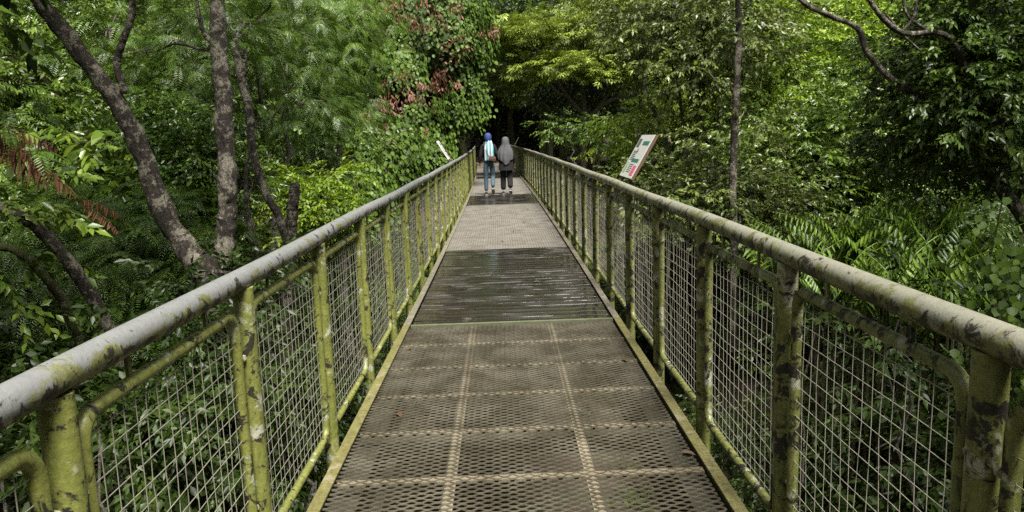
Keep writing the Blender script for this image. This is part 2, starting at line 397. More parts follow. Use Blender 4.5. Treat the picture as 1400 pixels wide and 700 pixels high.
def plank_mesh(seed):
    rr = random.Random(seed); nx_ = 15; wv = .0655; th = .032; c = .0025; mb = MB(); ring = []
    xs_ = np.linspace(-DW + .006, DW - .006, nx_); off = [rr.gauss(0, .0016) for _ in xs_]; zz = [rr.gauss(0, .0012) for _ in xs_]
    for x, o_, z in zip(xs_, off, zz):
        n = len(mb.v); ring.append(n)
        for y_, z_ in ((-wv, -th), (wv, -th), (wv, -c), (wv - c, 0), (wv * .4, -.001), (-wv * .4, -.001), (-wv + c, 0), (-wv, -c)):
            mb.v.append((x, y_ + o_, z_ + z))
    for i in range(nx_ - 1):
        for q in range(8): q2 = (q + 1) % 8; mb.f.append((ring[i] + q, ring[i + 1] + q, ring[i + 1] + q2, ring[i] + q2))
    mb.f.append(tuple(ring[0] + q for q in range(8))); mb.f.append(tuple(ring[-1] + 7 - q for q in range(8)))
    return mb.mesh('plank', M['wood'])
pl = [plank_mesh(i) for i in range(5)]
for a, b, kind in secs:
    if kind.startswith('wood'):
        n = int((b - a - .06) / .1455); st = (b - a - .05) / n
        for i in range(n):
            y = a + .05 + (i + .5) * st
            link('plank', random.choice(pl), bridge, (cx(y), y, .004 + random.gauss(0, .0013)), (random.gauss(0, .006), random.gauss(0, .0015), ca(y) + random.gauss(0, .002) + (PI if random.random() < .5 else 0)))
        mb = MB(); mb.box(-DW, DW, a + .002, a + .044, -.05, .012); mb.build('section_trim', M['wood_trim'], bridge, False)
        for x in (-.5, 0, .5):
            mb = MB(); mb.box(cx((a + b) / 2) + x - .04, cx((a + b) / 2) + x + .04, a + .05, b, -.09, -.035); mb.build('joist', M['steel_dark'], bridge, False)
# path on the far bank
mb = MB(); n = 20
for y in np.linspace(Y1 + .02, 66, n):
    c0 = cx(Y1) - .033 * (y - Y1) - .001 * (y - Y1) ** 2; zz = float(ground(c0, y)) + .02
    mb.v += [(c0 - 1.1, y, max(zz, -.03)), (c0 + 1.1, y, max(zz, -.03))]
for i in range(n - 1): mb.f.append((2 * i, 2 * i + 1, 2 * i + 3, 2 * i + 2))
tag(mb.build('path', plain('pinkish_paving', (.30, .20, .16), .8, .3, 3), None), kind='structure')

# ------------------------------------------------------------------ signs
M['board'] = plain('sign_face', (.62, .62, .58), .4, .06, 5); M['brown'] = plain('brown_frame', (.12, .075, .045), .7, .3, 14)
M['pink'] = plain('pink_print', (.62, .12, .22), .5, .15, 20); M['teal'] = plain('teal_print', (.03, .16, .13), .5, .2, 40); M['ink'] = plain('grey_print', (.10, .11, .11), .5, .3, 60)
M['green_print'] = plain('leafy_print', (.30, .42, .24), .5, .4, 18)
def sign(yn, s, label, name='information_sign', back='brown'):
    t = empty(name, (cx(yn) + s * 1.155, yn + .32, 1.175)); tag(t, label, 'sign'); t.rotation_euler.z = R_(2.0) if s < 0 else 0
    W, H = .66, .47; tilt = math.atan2(.41, .24)
    # local: u across the board, v up the slope, w out of the face; u runs left to right for a reader on the bridge
    B = Matrix(((0, s * math.cos(tilt), -s * math.sin(tilt)), (-s, 0, 0), (0, math.sin(tilt), math.cos(tilt)))).to_4x4()
    def part(nm, u0, u1, v0, v1, w0, w1, mat, par=t):
        mb = MB(); mb.box(u0, u1, v0, v1, w0, w1); o = mb.build(nm, M[mat], None, False); o.data.transform(B); o.data.update(); o.parent = par; return o
    part('backing_board', -W / 2, W / 2, 0, H, -.03, -.003, back)
    f = part('face_panel', -W / 2 + .006, W / 2 - .006, .006, H - .006, -.002, .003, 'board')
    part('picture', -W / 2 + .04, -W / 2 + .19, H - .14, H - .05, .0035, .005, 'ink', f)
    part('heading', -.02, W / 2 - .06, H - .115, H - .075, .0035, .005, 'teal', f)
    part('emblem', -.10, -.05, H - .20, H - .16, .0035, .005, 'teal', f)
    part('heading', -.12, W / 2 - .10, .17, .205, .0035, .005, 'teal', f)
    part('colour_block', W / 2 - .20, W / 2 - .04, .035, .135, .0035, .005, 'pink', f)
    part('picture', -W / 2 + .05, -W / 2 + .17, .05, .16, .0035, .005, 'green_print', f)
    for i in range(6):
        part('text_line', -W / 2 + .06, -W / 2 + .24 + .02 * (i % 3), .19 + i * .018, .197 + i * .018, .0035, .0045, 'ink', f)
    for i in range(5):
        part('text_line', -.12, .10 - .02 * (i % 2), .06 + i * .02, .067 + i * .02, .0035, .0045, 'ink', f)
    for u in (-.22, .22):
        mb = MB(); p0 = Vector((-s * .03, -s * u, -.09)); p1 = Vector((s * .02, -s * u, -.02)); p2 = B @ Vector((u, .16, -.045))
        mb.tube([p0, p1, (p1 + p2) / 2 + Vector((s * .02, 0, 0)), p2], .014, 8); mb.build('bracket', M['steel_dark'], t)
sign(6.89, 1, 'white information sign with pink block, tilted on brown frame above the olive handrail')
sign(16.2, -1, 'white information sign seen edge on above the pale grey handrail', back='board')
sign(41.0, 1, 'small distant sign above the olive handrail where the bridge ends')

# ------------------------------------------------------------------ people
M['skin'] = plain('skin', (.36, .20, .13), .55, .12, 20); M['black'] = plain('black_cloth', (.0055, .005, .006), .9, .35, 25)
M['jeans'] = plain('blue_jeans', (.05, .085, .115), .85, .4, 9); M['shoe'] = plain('dark_shoe', (.02, .022, .03), .6, .3, 30); M['sole'] = plain('pale_sole', (.45, .44, .40), .7, .15, 30)
M['cap'] = plain('blue_cap', (.022, .045, .17), .75, .2, 30); M['bag'] = plain('brown_bag', (.12, .065, .05), .55, .3, 22); M['grey_cloth'] = plain('grey_cloth', (.08, .08, .085), .8, .4, 14)
def scarfmat():
    m = N('striped_scarf'); p = m.pos(obj=True); sep = m.n('SeparateXYZ'); m.l(p, sep.inputs[0])
    f = m.math('FRACT', m.math('MULTIPLY', m.math('ADD', sep.outputs[0], 1.0), 11.0))
    m.base(m.ramp(f, [(0, (.50, .56, .58)), (.30, (.50, .56, .58)), (.34, (.06, .36, .40)), (.62, (.06, .36, .40)), (.66, (.03, .13, .17)), (.8, (.50, .56, .58))], 'CONSTANT')); m.rough(.8); return m.m
M['scarf'] = scarfmat()
def skin_mesh(name, nodes, edges, root, sub=2):
    keys = list(nodes); me = bpy.data.meshes.new(name); me.from_pydata([nodes[k][0] for k in keys], [(keys.index(a), keys.index(b)) for a, b in edges], [])
    o = bpy.data.objects.new(name, me); col.objects.link(o); md = o.modifiers.new('skin', 'SKIN'); md.use_smooth_shade = True; md.branch_smoothing = .6
    for i, k in enumerate(keys):
        r = nodes[k][1]; sv = me.skin_vertices[0].data[i]; sv.radius = r if isinstance(r, tuple) else (r, r); sv.use_root = (k == root)
    ss = o.modifiers.new('sub', 'SUBSURF'); ss.levels = sub; ss.render_levels = sub
    dg = bpy.context.evaluated_depsgraph_get(); dg.update(); out = bpy.data.meshes.new_from_object(o.evaluated_get(dg)); out.name = name
    bpy.data.objects.remove(o); bpy.data.meshes.remove(me)
    out.polygons.foreach_set('use_smooth', [True] * len(out.polygons)); return out
def loft(rings, seg=28, fold=0.0, nf=9, hem=None, open_front=False):
    """rings: (z, cx, cy, rx, ry)"""
    mb = MB(); a0 = []
    for ri, (z, x, y, rx, ry) in enumerate(rings):
        a0.append(len(mb.v)); t = ri / (len(rings) - 1)
        for k in range(seg):
            a = 2 * PI * k / seg; f = 1 + fold * t * math.sin(nf * a + 2 * t)
            dz = hem(a) * t ** 2 if hem else 0
            mb.v.append((x + math.cos(a) * rx * f, y + math.sin(a) * ry * f, z + dz))
    for i in range(len(rings) - 1):
        for k in range(seg): k2 = (k + 1) % seg; mb.f.append((a0[i] + k, a0[i] + k2, a0[i + 1] + k2, a0[i + 1] + k))
    mb.f.append(tuple(a0[0] + k for k in reversed(range(seg)))); return mb
def hand_nodes(nd, ed, pre, wr, palm, side):
    w_ = Vector(wr); p_ = Vector(palm); d = (p_ - w_).normalized(); nd[pre + 'palm'] = (tuple(p_), (.022, .036)); ed.append((pre + 'wrist', pre + 'palm'))
def fingers(mb, wr, palm):
    w_, p_ = Vector(wr), Vector(palm); d = (p_ - w_).normalized(); s = Vector((0, 1, 0)); s = (s - d * s.dot(d)).normalized(); n = d.cross(s)
    for i, L in enumerate((.062, .072, .078, .070)):
        q = p_ + s * (-.028 + .0185 * i) + d * .012; mb.tube([q, q + d * L * .5 + n * .006, q + d * L + n * .022], [.0095, .0085, .006], 6)
    q = w_.lerp(p_, .55) + s * .026; mb.tube([q, q + s * .022 + d * .028, q + s * .026 + d * .058 + n * .01], [.011, .010, .007], 6)
def shoe(name, heel, toe, par):
    h, t_ = Vector(heel), Vector(toe); d = (t_ - h); L = d.length; d.normalize(); sd_ = Vector((1, 0, 0)); n = sd_.cross(d).normalized()
    mb = MB(); prof = [(-.035, .030, .030), (.0, .040, .052), (.35, .043, .050), (.65, .046, .036), (.9, .042, .026), (1.08, .022, .016)]; a0 = []
    for u, w_, hh in prof:
        a0.append(len(mb.v))
        for k in range(12):
            a = 2 * PI * k / 12; q = h + d * (u * L) + sd_ * math.cos(a) * w_ + n * (max(math.sin(a), -.45) * hh); mb.v.append(tuple(q))
    for i in range(len(prof) - 1):
        for k in range(12): k2 = (k + 1) % 12; mb.f.append((a0[i] + k, a0[i + 1] + k, a0[i + 1] + k2, a0[i] + k2))
    mb.f.append(tuple(a0[0] + k for k in range(12))); mb.f.append(tuple(a0[-1] + k for k in reversed(range(12))))
    so = mb.build(name, M['shoe'], par)
    mb = MB(); n0 = []
    for u, w_ in ((-.03, .032), (.3, .044), (.7, .047), (1.05, .026)):
        n0.append(len(mb.v))
        for sx, dz in ((-1, -.026), (1, -.026), (1, -.040), (-1, -.040)): mb.v.append(tuple(h + d * u * L + sd_ * sx * w_ + n * dz))
    for i in range(3):
        for q in range(4): mb.f.append((n0[i] + q, n0[i] + (q + 1) % 4, n0[i + 1] + (q + 1) % 4, n0[i + 1] + q))
    mb.f.append(tuple(n0[0] + q for q in range(4))); mb.f.append(tuple(n0[-1] + q for q in range(4))); mb.build('sole', M['sole'], so, False)
def person(loc, label, pose, mats, zsplit):
    nd = {'pelvis': ((0, 0, .93), (.135, .105)), 'waist': ((0, .0, 1.07), (.125, .09)), 'chest': ((0, .0, 1.27), (.15, .105)), 'upper': ((0, -.005, 1.37), (.12, .085)), 'neck': ((0, .0, 1.455), .052),
          'jaw': ((0, .02, 1.52), (.062, .072)), 'head': ((0, .02, 1.60), (.074, .090)), 'top': ((0, .012, 1.665), (.055, .065))}
    ed = [('pelvis', 'waist'), ('waist', 'chest'), ('chest', 'upper'), ('upper', 'neck'), ('neck', 'jaw'), ('jaw', 'head'), ('head', 'top')]
    for sd_, sx in (('l', -1), ('r', 1)):
        q = pose[sd_]
        nd[sd_ + 'sh'] = ((sx * .165, -.005, 1.385), .062); nd[sd_ + 'elbow'] = (q['elbow'], .047); nd[sd_ + 'wrist'] = (q['wrist'], .033)
        ed += [('upper', sd_ + 'sh'), (sd_ + 'sh', sd_ + 'elbow'), (sd_ + 'elbow', sd_ + 'wrist')]
        hand_nodes(nd, ed, sd_, q['wrist'], q['palm'], sx)
        nd[sd_ + 'hip'] = ((sx * .088, 0, .86), pose['thigh']); nd[sd_ + 'knee'] = (q['knee'], pose['kn']); nd[sd_ + 'ankle'] = (q['ankle'], pose['an'])
        ed += [('pelvis', sd_ + 'hip'), (sd_ + 'hip', sd_ + 'knee'), (sd_ + 'knee', sd_ + 'ankle')]
    me = skin_mesh('person', nd, ed, 'pelvis')
    for m_ in mats: me.materials.append(M[m_])      # top, trousers, skin
    wl = [Vector(pose[s]['wrist']) for s in 'lr']
    for f in me.polygons:
        c = f.center; near_hand = any((c - w_).length < .12 and c.z < w_.z + .005 for w_ in wl)
        arm = abs(c.x) > .165
        f.material_index = 2 if (near_hand or c.z > 1.47) else (1 if (c.z < zsplit and not arm) else 0)
    o = link('person', me, None, loc); tag(o, label, 'person', 'people walking away along the bridge')
    mb = MB()
    for s in 'lr': fingers(mb, pose[s]['wrist'], pose[s]['palm'])
    bm = bmesh.new(); bm.from_mesh(me); tmp = mb.mesh('tmp', None); nf = len(bm.faces); bm.from_mesh(tmp); bm.faces.ensure_lookup_table()
    for f in bm.faces[nf:]: f.material_index = 2
    bm.to_mesh(me); bm.free(); bpy.data.meshes.remove(tmp)
    for s in 'lr': shoe('shoe', pose[s]['heel'], pose[s]['toe'], o)
    return o
YP = 21.0
# woman with cap and striped scarf: left leg planted, right foot lifting behind
pz = {'thigh': (.092, .098), 'kn': .070, 'an': .056,
      'l': dict(elbow=(-.225, -.03, 1.12), wrist=(-.255, .03, .885), palm=(-.258, .045, .815), knee=(-.095, .05, .48), ankle=(-.10, .02, .10), heel=(-.10, -.03, .045), toe=(-.11, .17, .04)),
      'r': dict(elbow=(.235, -.05, 1.13), wrist=(.215, .11, .96), palm=(.19, .165, .93), knee=(.095, .07, .50), ankle=(.095, -.24, .24), heel=(.095, -.265, .20), toe=(.10, -.15, .045))}
xl = P(669, 240, YP)[0]; xr = P(692.5, 240, YP)[0]
a = person((xl, YP, .008), 'person in blue cap, black jacket and jeans with a striped teal scarf down the back', pz, ('black', 'jeans', 'skin'), .97)
loft([(1.735, 0, .0, .012, .014), (1.73, 0, .0, .045, .05), (1.705, 0, .003, .078, .09), (1.66, 0, .006, .098, .112), (1.60, 0, .004, .104, .118), (1.545, 0, -.008, .094, .106), (1.50, 0, -.015, .078, .085)], 24, .02, 7).build('cap', M['cap'], a)
mb = MB(); nxs, nzs = 11, 14; v0 = 0
for j in range(nzs):
    t = j / (nzs - 1); z = 1.515 - t * .56
    for i in range(nxs):
        u = i / (nxs - 1); hw = .07 + .06 * min(1, t * 3); yb = -.085 - .055 * math.sin(min(1, t * 1.8) * PI / 2) + .02 * max(0, t - .5)
        mb.v.append((.02 + (u - .5) * 2 * hw, yb - .012 * math.sin(u * 16 + t * 2) + .05 * (2 * u - 1) ** 2, z + (.05 * (u - .3) if t > .8 else 0)))
for j in range(nzs - 1):
    for i in range(nxs - 1): q = j * nxs + i; mb.f.append((q, q + 1, q + nxs + 1, q + nxs))
o = mb.build('scarf', M['scarf'], a); sm = o.modifiers.new('thick', 'SOLIDIFY'); sm.thickness = .012
loft([(1.525, 0, .0, .066, .074), (1.50, 0, .0, .085, .09), (1.46, 0, -.005, .098, .098), (1.43, 0, -.01, .082, .085)], 20, .05, 6).build('scarf', M['scarf'], a)
mb = MB(); mb.box(-.10, .10, -.035, .035, -.07, .07); me = mb.mesh('shoulder_bag', M['bag'], False); bm = bmesh.new(); bm.from_mesh(me); bmesh.ops.bevel(bm, geom=bm.edges[:], offset=.022, segments=3, affect='EDGES'); bm.to_mesh(me); bm.free()
o = link('shoulder_bag', me, None, (xl + .10, YP - .165, .008 + 1.02), (0, .12, 0)); tag(o, 'small brown shoulder bag hanging at the waist behind the person in the blue cap', 'bag')
mb = MB(); pts = [(-.09, 0, .05), (-.20, .045, .22), (-.255, .10, .36), (-.27, .165, .425), (-.25, .24, .38)]; mb.tube(pts, .009, 6)
mb.build('strap', M['bag'], o)
mb = MB(); mb.box(-.085, .085, -.043, -.036, -.01, .055); mb.build('flap', M['bag'], o, False)
# woman in the grey headscarf
pz = {'thigh': (.105, .105), 'kn': .088, 'an': .078,
      'l': dict(elbow=(-.20, .0, 1.12), wrist=(-.19, .13, .98), palm=(-.15, .19, .96), knee=(-.095, .05, .47), ankle=(-.10, .03, .12), heel=(-.10, -.02, .045), toe=(-.11, .18, .04)),
      'r': dict(elbow=(.215, -.03, 1.12), wrist=(.235, .05, .90), palm=(.238, .075, .835), knee=(.095, .02, .47), ankle=(.10, -.20, .20), heel=(.10, -.235, .15), toe=(.11, -.09, .045))}
b_ = person((xr, YP + .02, .008), 'person in a long grey headscarf and loose black clothes', pz, ('black', 'black', 'skin'), .97)
b_.scale = (1.0, .97, .94)
hem = lambda a: -.16 * max(0, math.sin(-a)) ** 3 + .02 * math.sin(5 * a)
loft([(1.715, 0, .0, .012, .015), (1.71, 0, .0, .045, .052), (1.685, 0, .0, .078, .09), (1.63, 0, .0, .10, .115), (1.56, 0, -.002, .102, .115), (1.49, 0, -.008, .108, .118), (1.43, 0, -.012, .140, .130), (1.375, 0, -.015, .185, .148), (1.28, 0, -.018, .222, .165), (1.17, 0, -.02, .228, .172), (1.07, 0, -.022, .205, .165)], 64, .085, 11, hem).build('headscarf', M['grey_cloth'], b_)
loft([(1.10, 0, 0, .175, .125), (.95, 0, 0, .20, .14), (.82, 0, -.005, .215, .155), (.72, 0, -.01, .22, .165)], 32, .04, 7).build('tunic', M['black'], b_)

# ------------------------------------------------------------------ foliage machinery
def unit(v): return v / np.maximum(np.linalg.norm(v, axis=-1, keepdims=True), 1e-9)
def leaf4(b, d, n, L, W_, fold=.14):
    s = np.cross(d, n); s /= max(np.linalg.norm(s), 1e-6); m_ = b + d * L * .42
    return [b, m_ + s * W_ / 2 + n * fold * W_, b + d * L - n * .08 * L, m_ - s * W_ / 2 + n * fold * W_], [(0, 3, 2), (0, 2, 1)]
def leaf6(b, d, n, L, W_, fold=.13):
    s = np.cross(d, n); s /= max(np.linalg.norm(s), 1e-6)
    m1 = b + d * L * .28; m2 = b + d * L * .68 - n * .03 * L
    return [b, m1 + s * W_ / 2 + n * fold * W_, m2 + s * W_ * .42 + n * fold * W_, b + d * L - n * .12 * L, m2 - s * W_ * .42 + n * fold * W_, m1 - s * W_ / 2 + n * fold * W_], [(0, 5, 4, 3), (0, 3, 2, 1)]
class Spray:
    def __init__(s): s.v = []; s.f = []; s.t = []
    def add(s, fn, *a):
        v, f = fn(*a); n = len(s.v); s.v += [np.asarray(q) for q in v]; s.f += [tuple(n + i for i in q) for q in f]; s.t += [rng.random()] * len(v)
    def done(s): s.v = np.array(s.v); s.f = np.array(s.f); s.t = np.array(s.t); return s
def nrm(*v): v = np.array(v, float); return v / np.linalg.norm(v)
def sp_alt(L, n, ll, lw, fn=leaf4, droop=.25, spread=60, twigs=1):
    s = Spray()
    for tw in range(twigs):
        yaw = (tw - (twigs - 1) / 2) * .7 + rng.normal(0, .12); c, sn = math.cos(yaw), math.sin(yaw)
        for i in range(n):
            t = (i + .6) / n; side = 1 if i % 2 else -1; a = R_(spread) * side * (1 - .45 * t) + rng.normal(0, .25)
            b = np.array([L * t, rng.normal(0, .01), -droop * L * t * t]); d = nrm(math.cos(a), math.sin(a), -.30 - droop + rng.normal(0, .4)); nn = nrm(rng.normal(0, .65), rng.normal(0, .65), 1)
            rot = np.array([[c, -sn, 0], [sn, c, 0], [0, 0, 1]]); k = rng.uniform(.75, 1.15)
            s.add(fn, rot @ b, rot @ d, rot @ nn, ll * k, lw * k)
    return s.done()
def sp_pinnate(L, nr, pairs, ll, lw, droop=.55):
    """a tuft of compound leaves, each an arching rachis with paired leaflets"""
    s = Spray()
    for r in range(nr):
        yaw = rng.uniform(-1.1, 1.1); c, sn = math.cos(yaw), math.sin(yaw); rot = np.array([[c, -sn, 0], [sn, c, 0], [0, 0, 1]]); el = rng.uniform(-.1, .35); LL = L * rng.uniform(.7, 1.1)
        for i in range(pairs):
            t = (i + 1) / pairs; b = np.array([LL * t, 0, LL * (el * t - droop * t * t)]); slope = el - 2 * droop * t
            for side in (-1, 1):
                d = nrm(.45, side, -.22 + .3 * slope + rng.normal(0, .1)); k = math.sin(PI * (.2 + .7 * t)) * rng.uniform(.85, 1.1)
                s.add(leaf4, rot @ b, rot @ d, rot @ nrm(-slope, rng.normal(0, .2), 1), ll * k, lw * k)
    return s.done()
def sp_whorl(nw, L, n, ll, lw):
    s = Spray()
    for w_ in range(nw):
        c0 = np.array([rng.uniform(.0, L), rng.uniform(-.5, .5) * L, rng.uniform(-.12, .12) * L]); ph = rng.uniform(0, 6)
        for i in range(n):
            a = ph + 2 * PI * i / n; d = nrm(math.cos(a), math.sin(a), -.35 + rng.normal(0, .12)); k = rng.uniform(.8, 1.1)
            s.add(leaf4, c0 + d * ll * .18, d, nrm(math.cos(a) * .3, math.sin(a) * .3, 1), ll * k, lw * k, .1)
    return s.done()
def sp_hang(L, n, ll, lw):
    """a hanging strand of shingled heart-shaped leaves; x is the outward direction"""
    s = Spray()
    for i in range(n):
        t = (i + rng.random()) / n; b = np.array([.05 * rng.normal(), .10 * rng.normal(), -L * t]); d = nrm(.45 + .2 * rng.normal(), .45 * rng.normal(), -1); nn = nrm(1, .35 * rng.normal(), .75)
        k = rng.uniform(.7, 1.15); s.add(leaf6, b, d, nn, ll * k, lw * k, .06)
    return s.done()
def sp_pod():
    s = Spray()
    for i in range(26):
        b = np.array([rng.normal(0, .16), rng.normal(0, .16), rng.normal(0, .13)]); s.add(leaf4, b, nrm(rng.normal(0, .5), rng.normal(0, .5), -1), nrm(1, rng.normal(0, .5), .3), .16, .055)
    return s.done()
def sp_blade(L, n, ll, lw):
    """upright frond with long drooping leaflets on both sides"""
    s = Spray(); bend = rng.uniform(.15, .5); pr = [np.array([bend * L * t * t, 0, L * t * (1 - .25 * t)]) for t in np.linspace(0, .95, 7)]
    for p0, p1 in zip(pr, pr[1:]): s.add(leaf6, p0, (p1 - p0) / np.linalg.norm(p1 - p0), nrm(-1, 0, .3), np.linalg.norm(p1 - p0) * 1.25, .016)
    for i in range(n):
        t = .18 + .82 * (i + .5) / n; b = np.array([bend * L * t * t, 0, L * t * (1 - .25 * t)])
        for side in (-1, 1):
            d = nrm(.2 + .25 * t, side * (.75 - .35 * t), -.35 - .55 * t + rng.normal(0, .15)); k = math.sin(PI * min(1, .25 + .72 * t)) * rng.uniform(.85, 1.1)
            s.add(leaf6, b, d, nrm(-.5, 0, 1), ll * k, lw * k)
    return s.done()
def sp_fern(L, n, ll, lw):
    s = Spray(); b_ = rng.uniform(.35, .6)
    for i in range(n):
        t = .08 + .92 * (i + .5) / n; b = np.array([L * t * .85, 0, L * (.75 * t - b_ * 1.6 * t * t)])
        for side in (-1, 1):
            k = math.sin(PI * min(1, .15 + .80 * t)) * rng.uniform(.9, 1.1); s.add(leaf4, b, nrm(.35, side, -.25 + rng.normal(0, .08)), nrm(-.3, 0, 1), ll * k, lw * k)
    return s.done()
def sp_dead():
    s = Spray()
    for i in range(15):
        t = (i + 1) / 15; b = np.array([t, 0, .12 * t - .45 * t * t])
        for side in (-1, 1): s.add(leaf4, b, nrm(.12 + rng.normal(0, .12), side * .18 + rng.normal(0, .1), -1), nrm(rng.normal(0, .5), 1, .2), .34 * math.sin(PI * (.25 + .65 * t)) * rng.uniform(.7, 1.15), .040)
    for i in range(6):
        t0, t1 = i / 6, (i + 1) / 6; p0, p1 = (np.array([t, 0, .12 * t - .45 * t * t]) for t in (t0, t1)); s.add(leaf4, p0, (p1 - p0) / np.linalg.norm(p1 - p0), nrm(0, 1, .3), np.linalg.norm(p1 - p0) * 1.3, .02)
    return s.done()
V = 4
SP = dict(
    small=[sp_alt(.30, 10, .088, .042, leaf4, .3, 55, 3) for _ in range(V)],
    tiny=[sp_alt(.24, 11, .066, .029, leaf4, .3, 55, 3) for _ in range(V)],
    medium=[sp_alt(.38, 9, .12, .052, leaf4, .35, 55, 3) for _ in range(V)],
    glossy=[sp_alt(.34, 9, .105, .046, leaf6, .4, 50, 2) for _ in range(V)],
    broad=[sp_alt(.45, 7, .24, .12, leaf6, .3, 65, 1) for _ in range(V)],
    far=[sp_alt(.60, 9, .20, .095, leaf4, .35, 60, 2) for _ in range(V)],
    feather=[sp_pinnate(.46, 4, 12, .095, .020) for _ in range(V)],
    whorl=[sp_whorl(6, .55, 8, .20, .068) for _ in range(V)],
    hang=[sp_hang(.75, 20, .125, .100) for _ in range(V)],
    pod=[sp_pod() for _ in range(3)],
    blade=[sp_blade(rng.uniform(.8, 1.05), 12, .165, .040) for _ in range(5)],
    fern=[sp_fern(1.0, 30, .17, .020) for _ in range(V)],
    deadfrond=[sp_dead() for _ in range(4)],
    round=[sp_hang(.6, 26, .055, .050) for _ in range(V)])
class Crown:
    def __init__(s): s.V = []; s.F = []; s.T = []; s.n = 0
    def place(s, kind, pos, dirs, ups, scale, tint, tw=.5):
        pos = np.asarray(pos, float); N_ = len(pos)
        if N_ == 0: return
        x = unit(np.asarray(dirs, float)); u = np.asarray(ups, float); y = unit(np.cross(u, x)); z = np.cross(x, y); Rm = np.stack([x, y, z], 2)
        var = rng.integers(0, len(SP[kind]), N_)
        for vi, sp in enumerate(SP[kind]):
            ix = np.where(var == vi)[0]
            if len(ix) == 0: continue
            v = np.einsum('nij,kj->nki', Rm[ix], sp.v) * np.asarray(scale)[ix, None, None] + pos[ix, None, :]
            nv = len(sp.v); f = sp.f[None] + (s.n + np.arange(len(ix)) * nv)[:, None, None]
            t = tw * sp.t[None, :] + (1 - tw) * np.asarray(tint)[ix, None]
            s.V.append(v.reshape(-1, 3)); s.F.append(f.reshape(-1, sp.f.shape[1])); s.T.append(np.clip(t, 0, 1).reshape(-1)); s.n += len(ix) * nv
    def mesh(s, name, mat):
        V_ = np.concatenate(s.V).astype(np.float32); T_ = np.concatenate(s.T).astype(np.float32); me = bpy.data.meshes.new(name)
        loops = np.concatenate([f.ravel() for f in s.F]).astype(np.int32); sizes = np.concatenate([np.full(len(f), f.shape[1], np.int32) for f in s.F])
        me.vertices.add(len(V_)); me.vertices.foreach_set('co', V_.ravel()); me.loops.add(len(loops)); me.loops.foreach_set('vertex_index', loops)
        me.polygons.add(len(sizes)); me.polygons.foreach_set('loop_start', np.concatenate([[0], np.cumsum(sizes)[:-1]]).astype(np.int32))
        me.update(calc_edges=True); at = me.attributes.new('tint', 'FLOAT', 'POINT'); at.data.foreach_set('value', T_)
        me.materials.append(mat); me.validate(); return me
    def tris(s): return sum(len(f) * (f.shape[1] - 2) for f in s.F)
TRI = [0]
def lobe(cr, kind, c, r, clumps, per, crad=.35, scale=1.0, shell=(.55, 1.0), flat=.65, updir=.25, droop=0.0, tint=0.0, tw=.45):
    """leaf clumps spread through an ellipsoid; returns the clump centres"""
    c = np.asarray(c, float); r = np.asarray(r, float)
    d = unit(rng.normal(size=(clumps, 3))); cc = c + d * r * rng.uniform(*shell, (clumps, 1)); ct = rng.random(clumps) * .6 + .2 + tint
    idx = np.repeat(np.arange(clumps), per); off = rng.normal(size=(len(idx), 3)) * crad * np.array([1, 1, flat]); pos = cc[idx] + off
    out = (pos - c) / r; dirs = unit(out * .8 + unit(off) * .9 + rng.normal(size=out.shape) * .35); dirs[:, 2] = dirs[:, 2] * .5 - droop
    ups = np.array([0, 0, 1.0]) + rng.normal(size=out.shape) * .28 + unit(out) * updir
    cr.place(kind, pos, dirs, ups, scale * rng.uniform(.75, 1.25, len(idx)), np.clip(ct[idx] + rng.normal(0, .12, len(idx)), 0, 1), tw)
    return cc
def limb(mb, a, b, r0, r1, seg=6, wob=.08, n=6):
    a, b = np.array(a, float), np.array(b, float); L = np.linalg.norm(b - a); pts = []
    for i in range(n + 1):
        t = i / n; p = a * (1 - t) + b * t; p = p + rng.normal(size=3) * wob * L * math.sin(PI * t) * .5; p[2] += .10 * L * math.sin(PI * t) * .5; pts.append(p)
    mb.tube(pts, [r0 + (r1 - r0) * i / n for i in range(n + 1)], seg, jitter=.06); return pts
def plant(name, label, cat, lobes, kind, mat, barkm, base=None, tr=.10, group=None, twigs=True, fork=.45, **kw):
    """a tree or shrub: ground base, trunk, limbs to every lobe, twigs to the clumps, one crown"""
    cs = np.array([l[0] for l in lobes]); mid = cs.mean(0)
    if base is None: base = (mid[0], mid[1])
    gz = float(ground(*base)); root = empty(name, (base[0], base[1], gz)); tag(root, label, cat, group); off = np.array([base[0], base[1], gz])
    cr = Crown(); mb = MB(); zl = min(l[0][2] - l[1][2] * .3 for l in lobes); fk = np.array([base[0] * .4 + mid[0] * .6, base[1] * .4 + mid[1] * .6, gz + max(.2, (zl - gz) * fork + .2)])
    pts = spline([np.array([base[0], base[1], gz - .1]), (np.array([base[0], base[1], gz]) * .5 + fk * .5) + np.array([rng.normal(0, .1), rng.normal(0, .1), 0]), fk], 9)
    mb.tube([p - off for p in pts], [tr * (1.5 if i == 0 else 1.15 - .35 * i / 8) for i in range(9)], 9, jitter=.05)
    for l in lobes:
        c, r, ncl, per = l[0], l[1], l[2], l[3]; k2 = dict(kw); k2.update(l[4] if len(l) > 4 else {})
        kd = k2.pop('kind', kind)
        limb(mb, fk - off, np.array(c) - off, tr * .7, tr * .25)
        cc = lobe(cr, kd, np.array(c) - off, r, ncl, per, **k2)
        if twigs:
            for q in cc[:: 2]: limb(mb, np.array(c) - off, q, tr * .22, .006, 4, .12, 4)
    mb.build('trunk', barkm, root); me = cr.mesh('crown', mat); link('crown', me, root); TRI[0] += cr.tris()
    return root
def L(px, py, Y, r, ncl, per, **k): return (P(px, py, Y), r, ncl, per, k) if k else (P(px, py, Y), r, ncl, per)

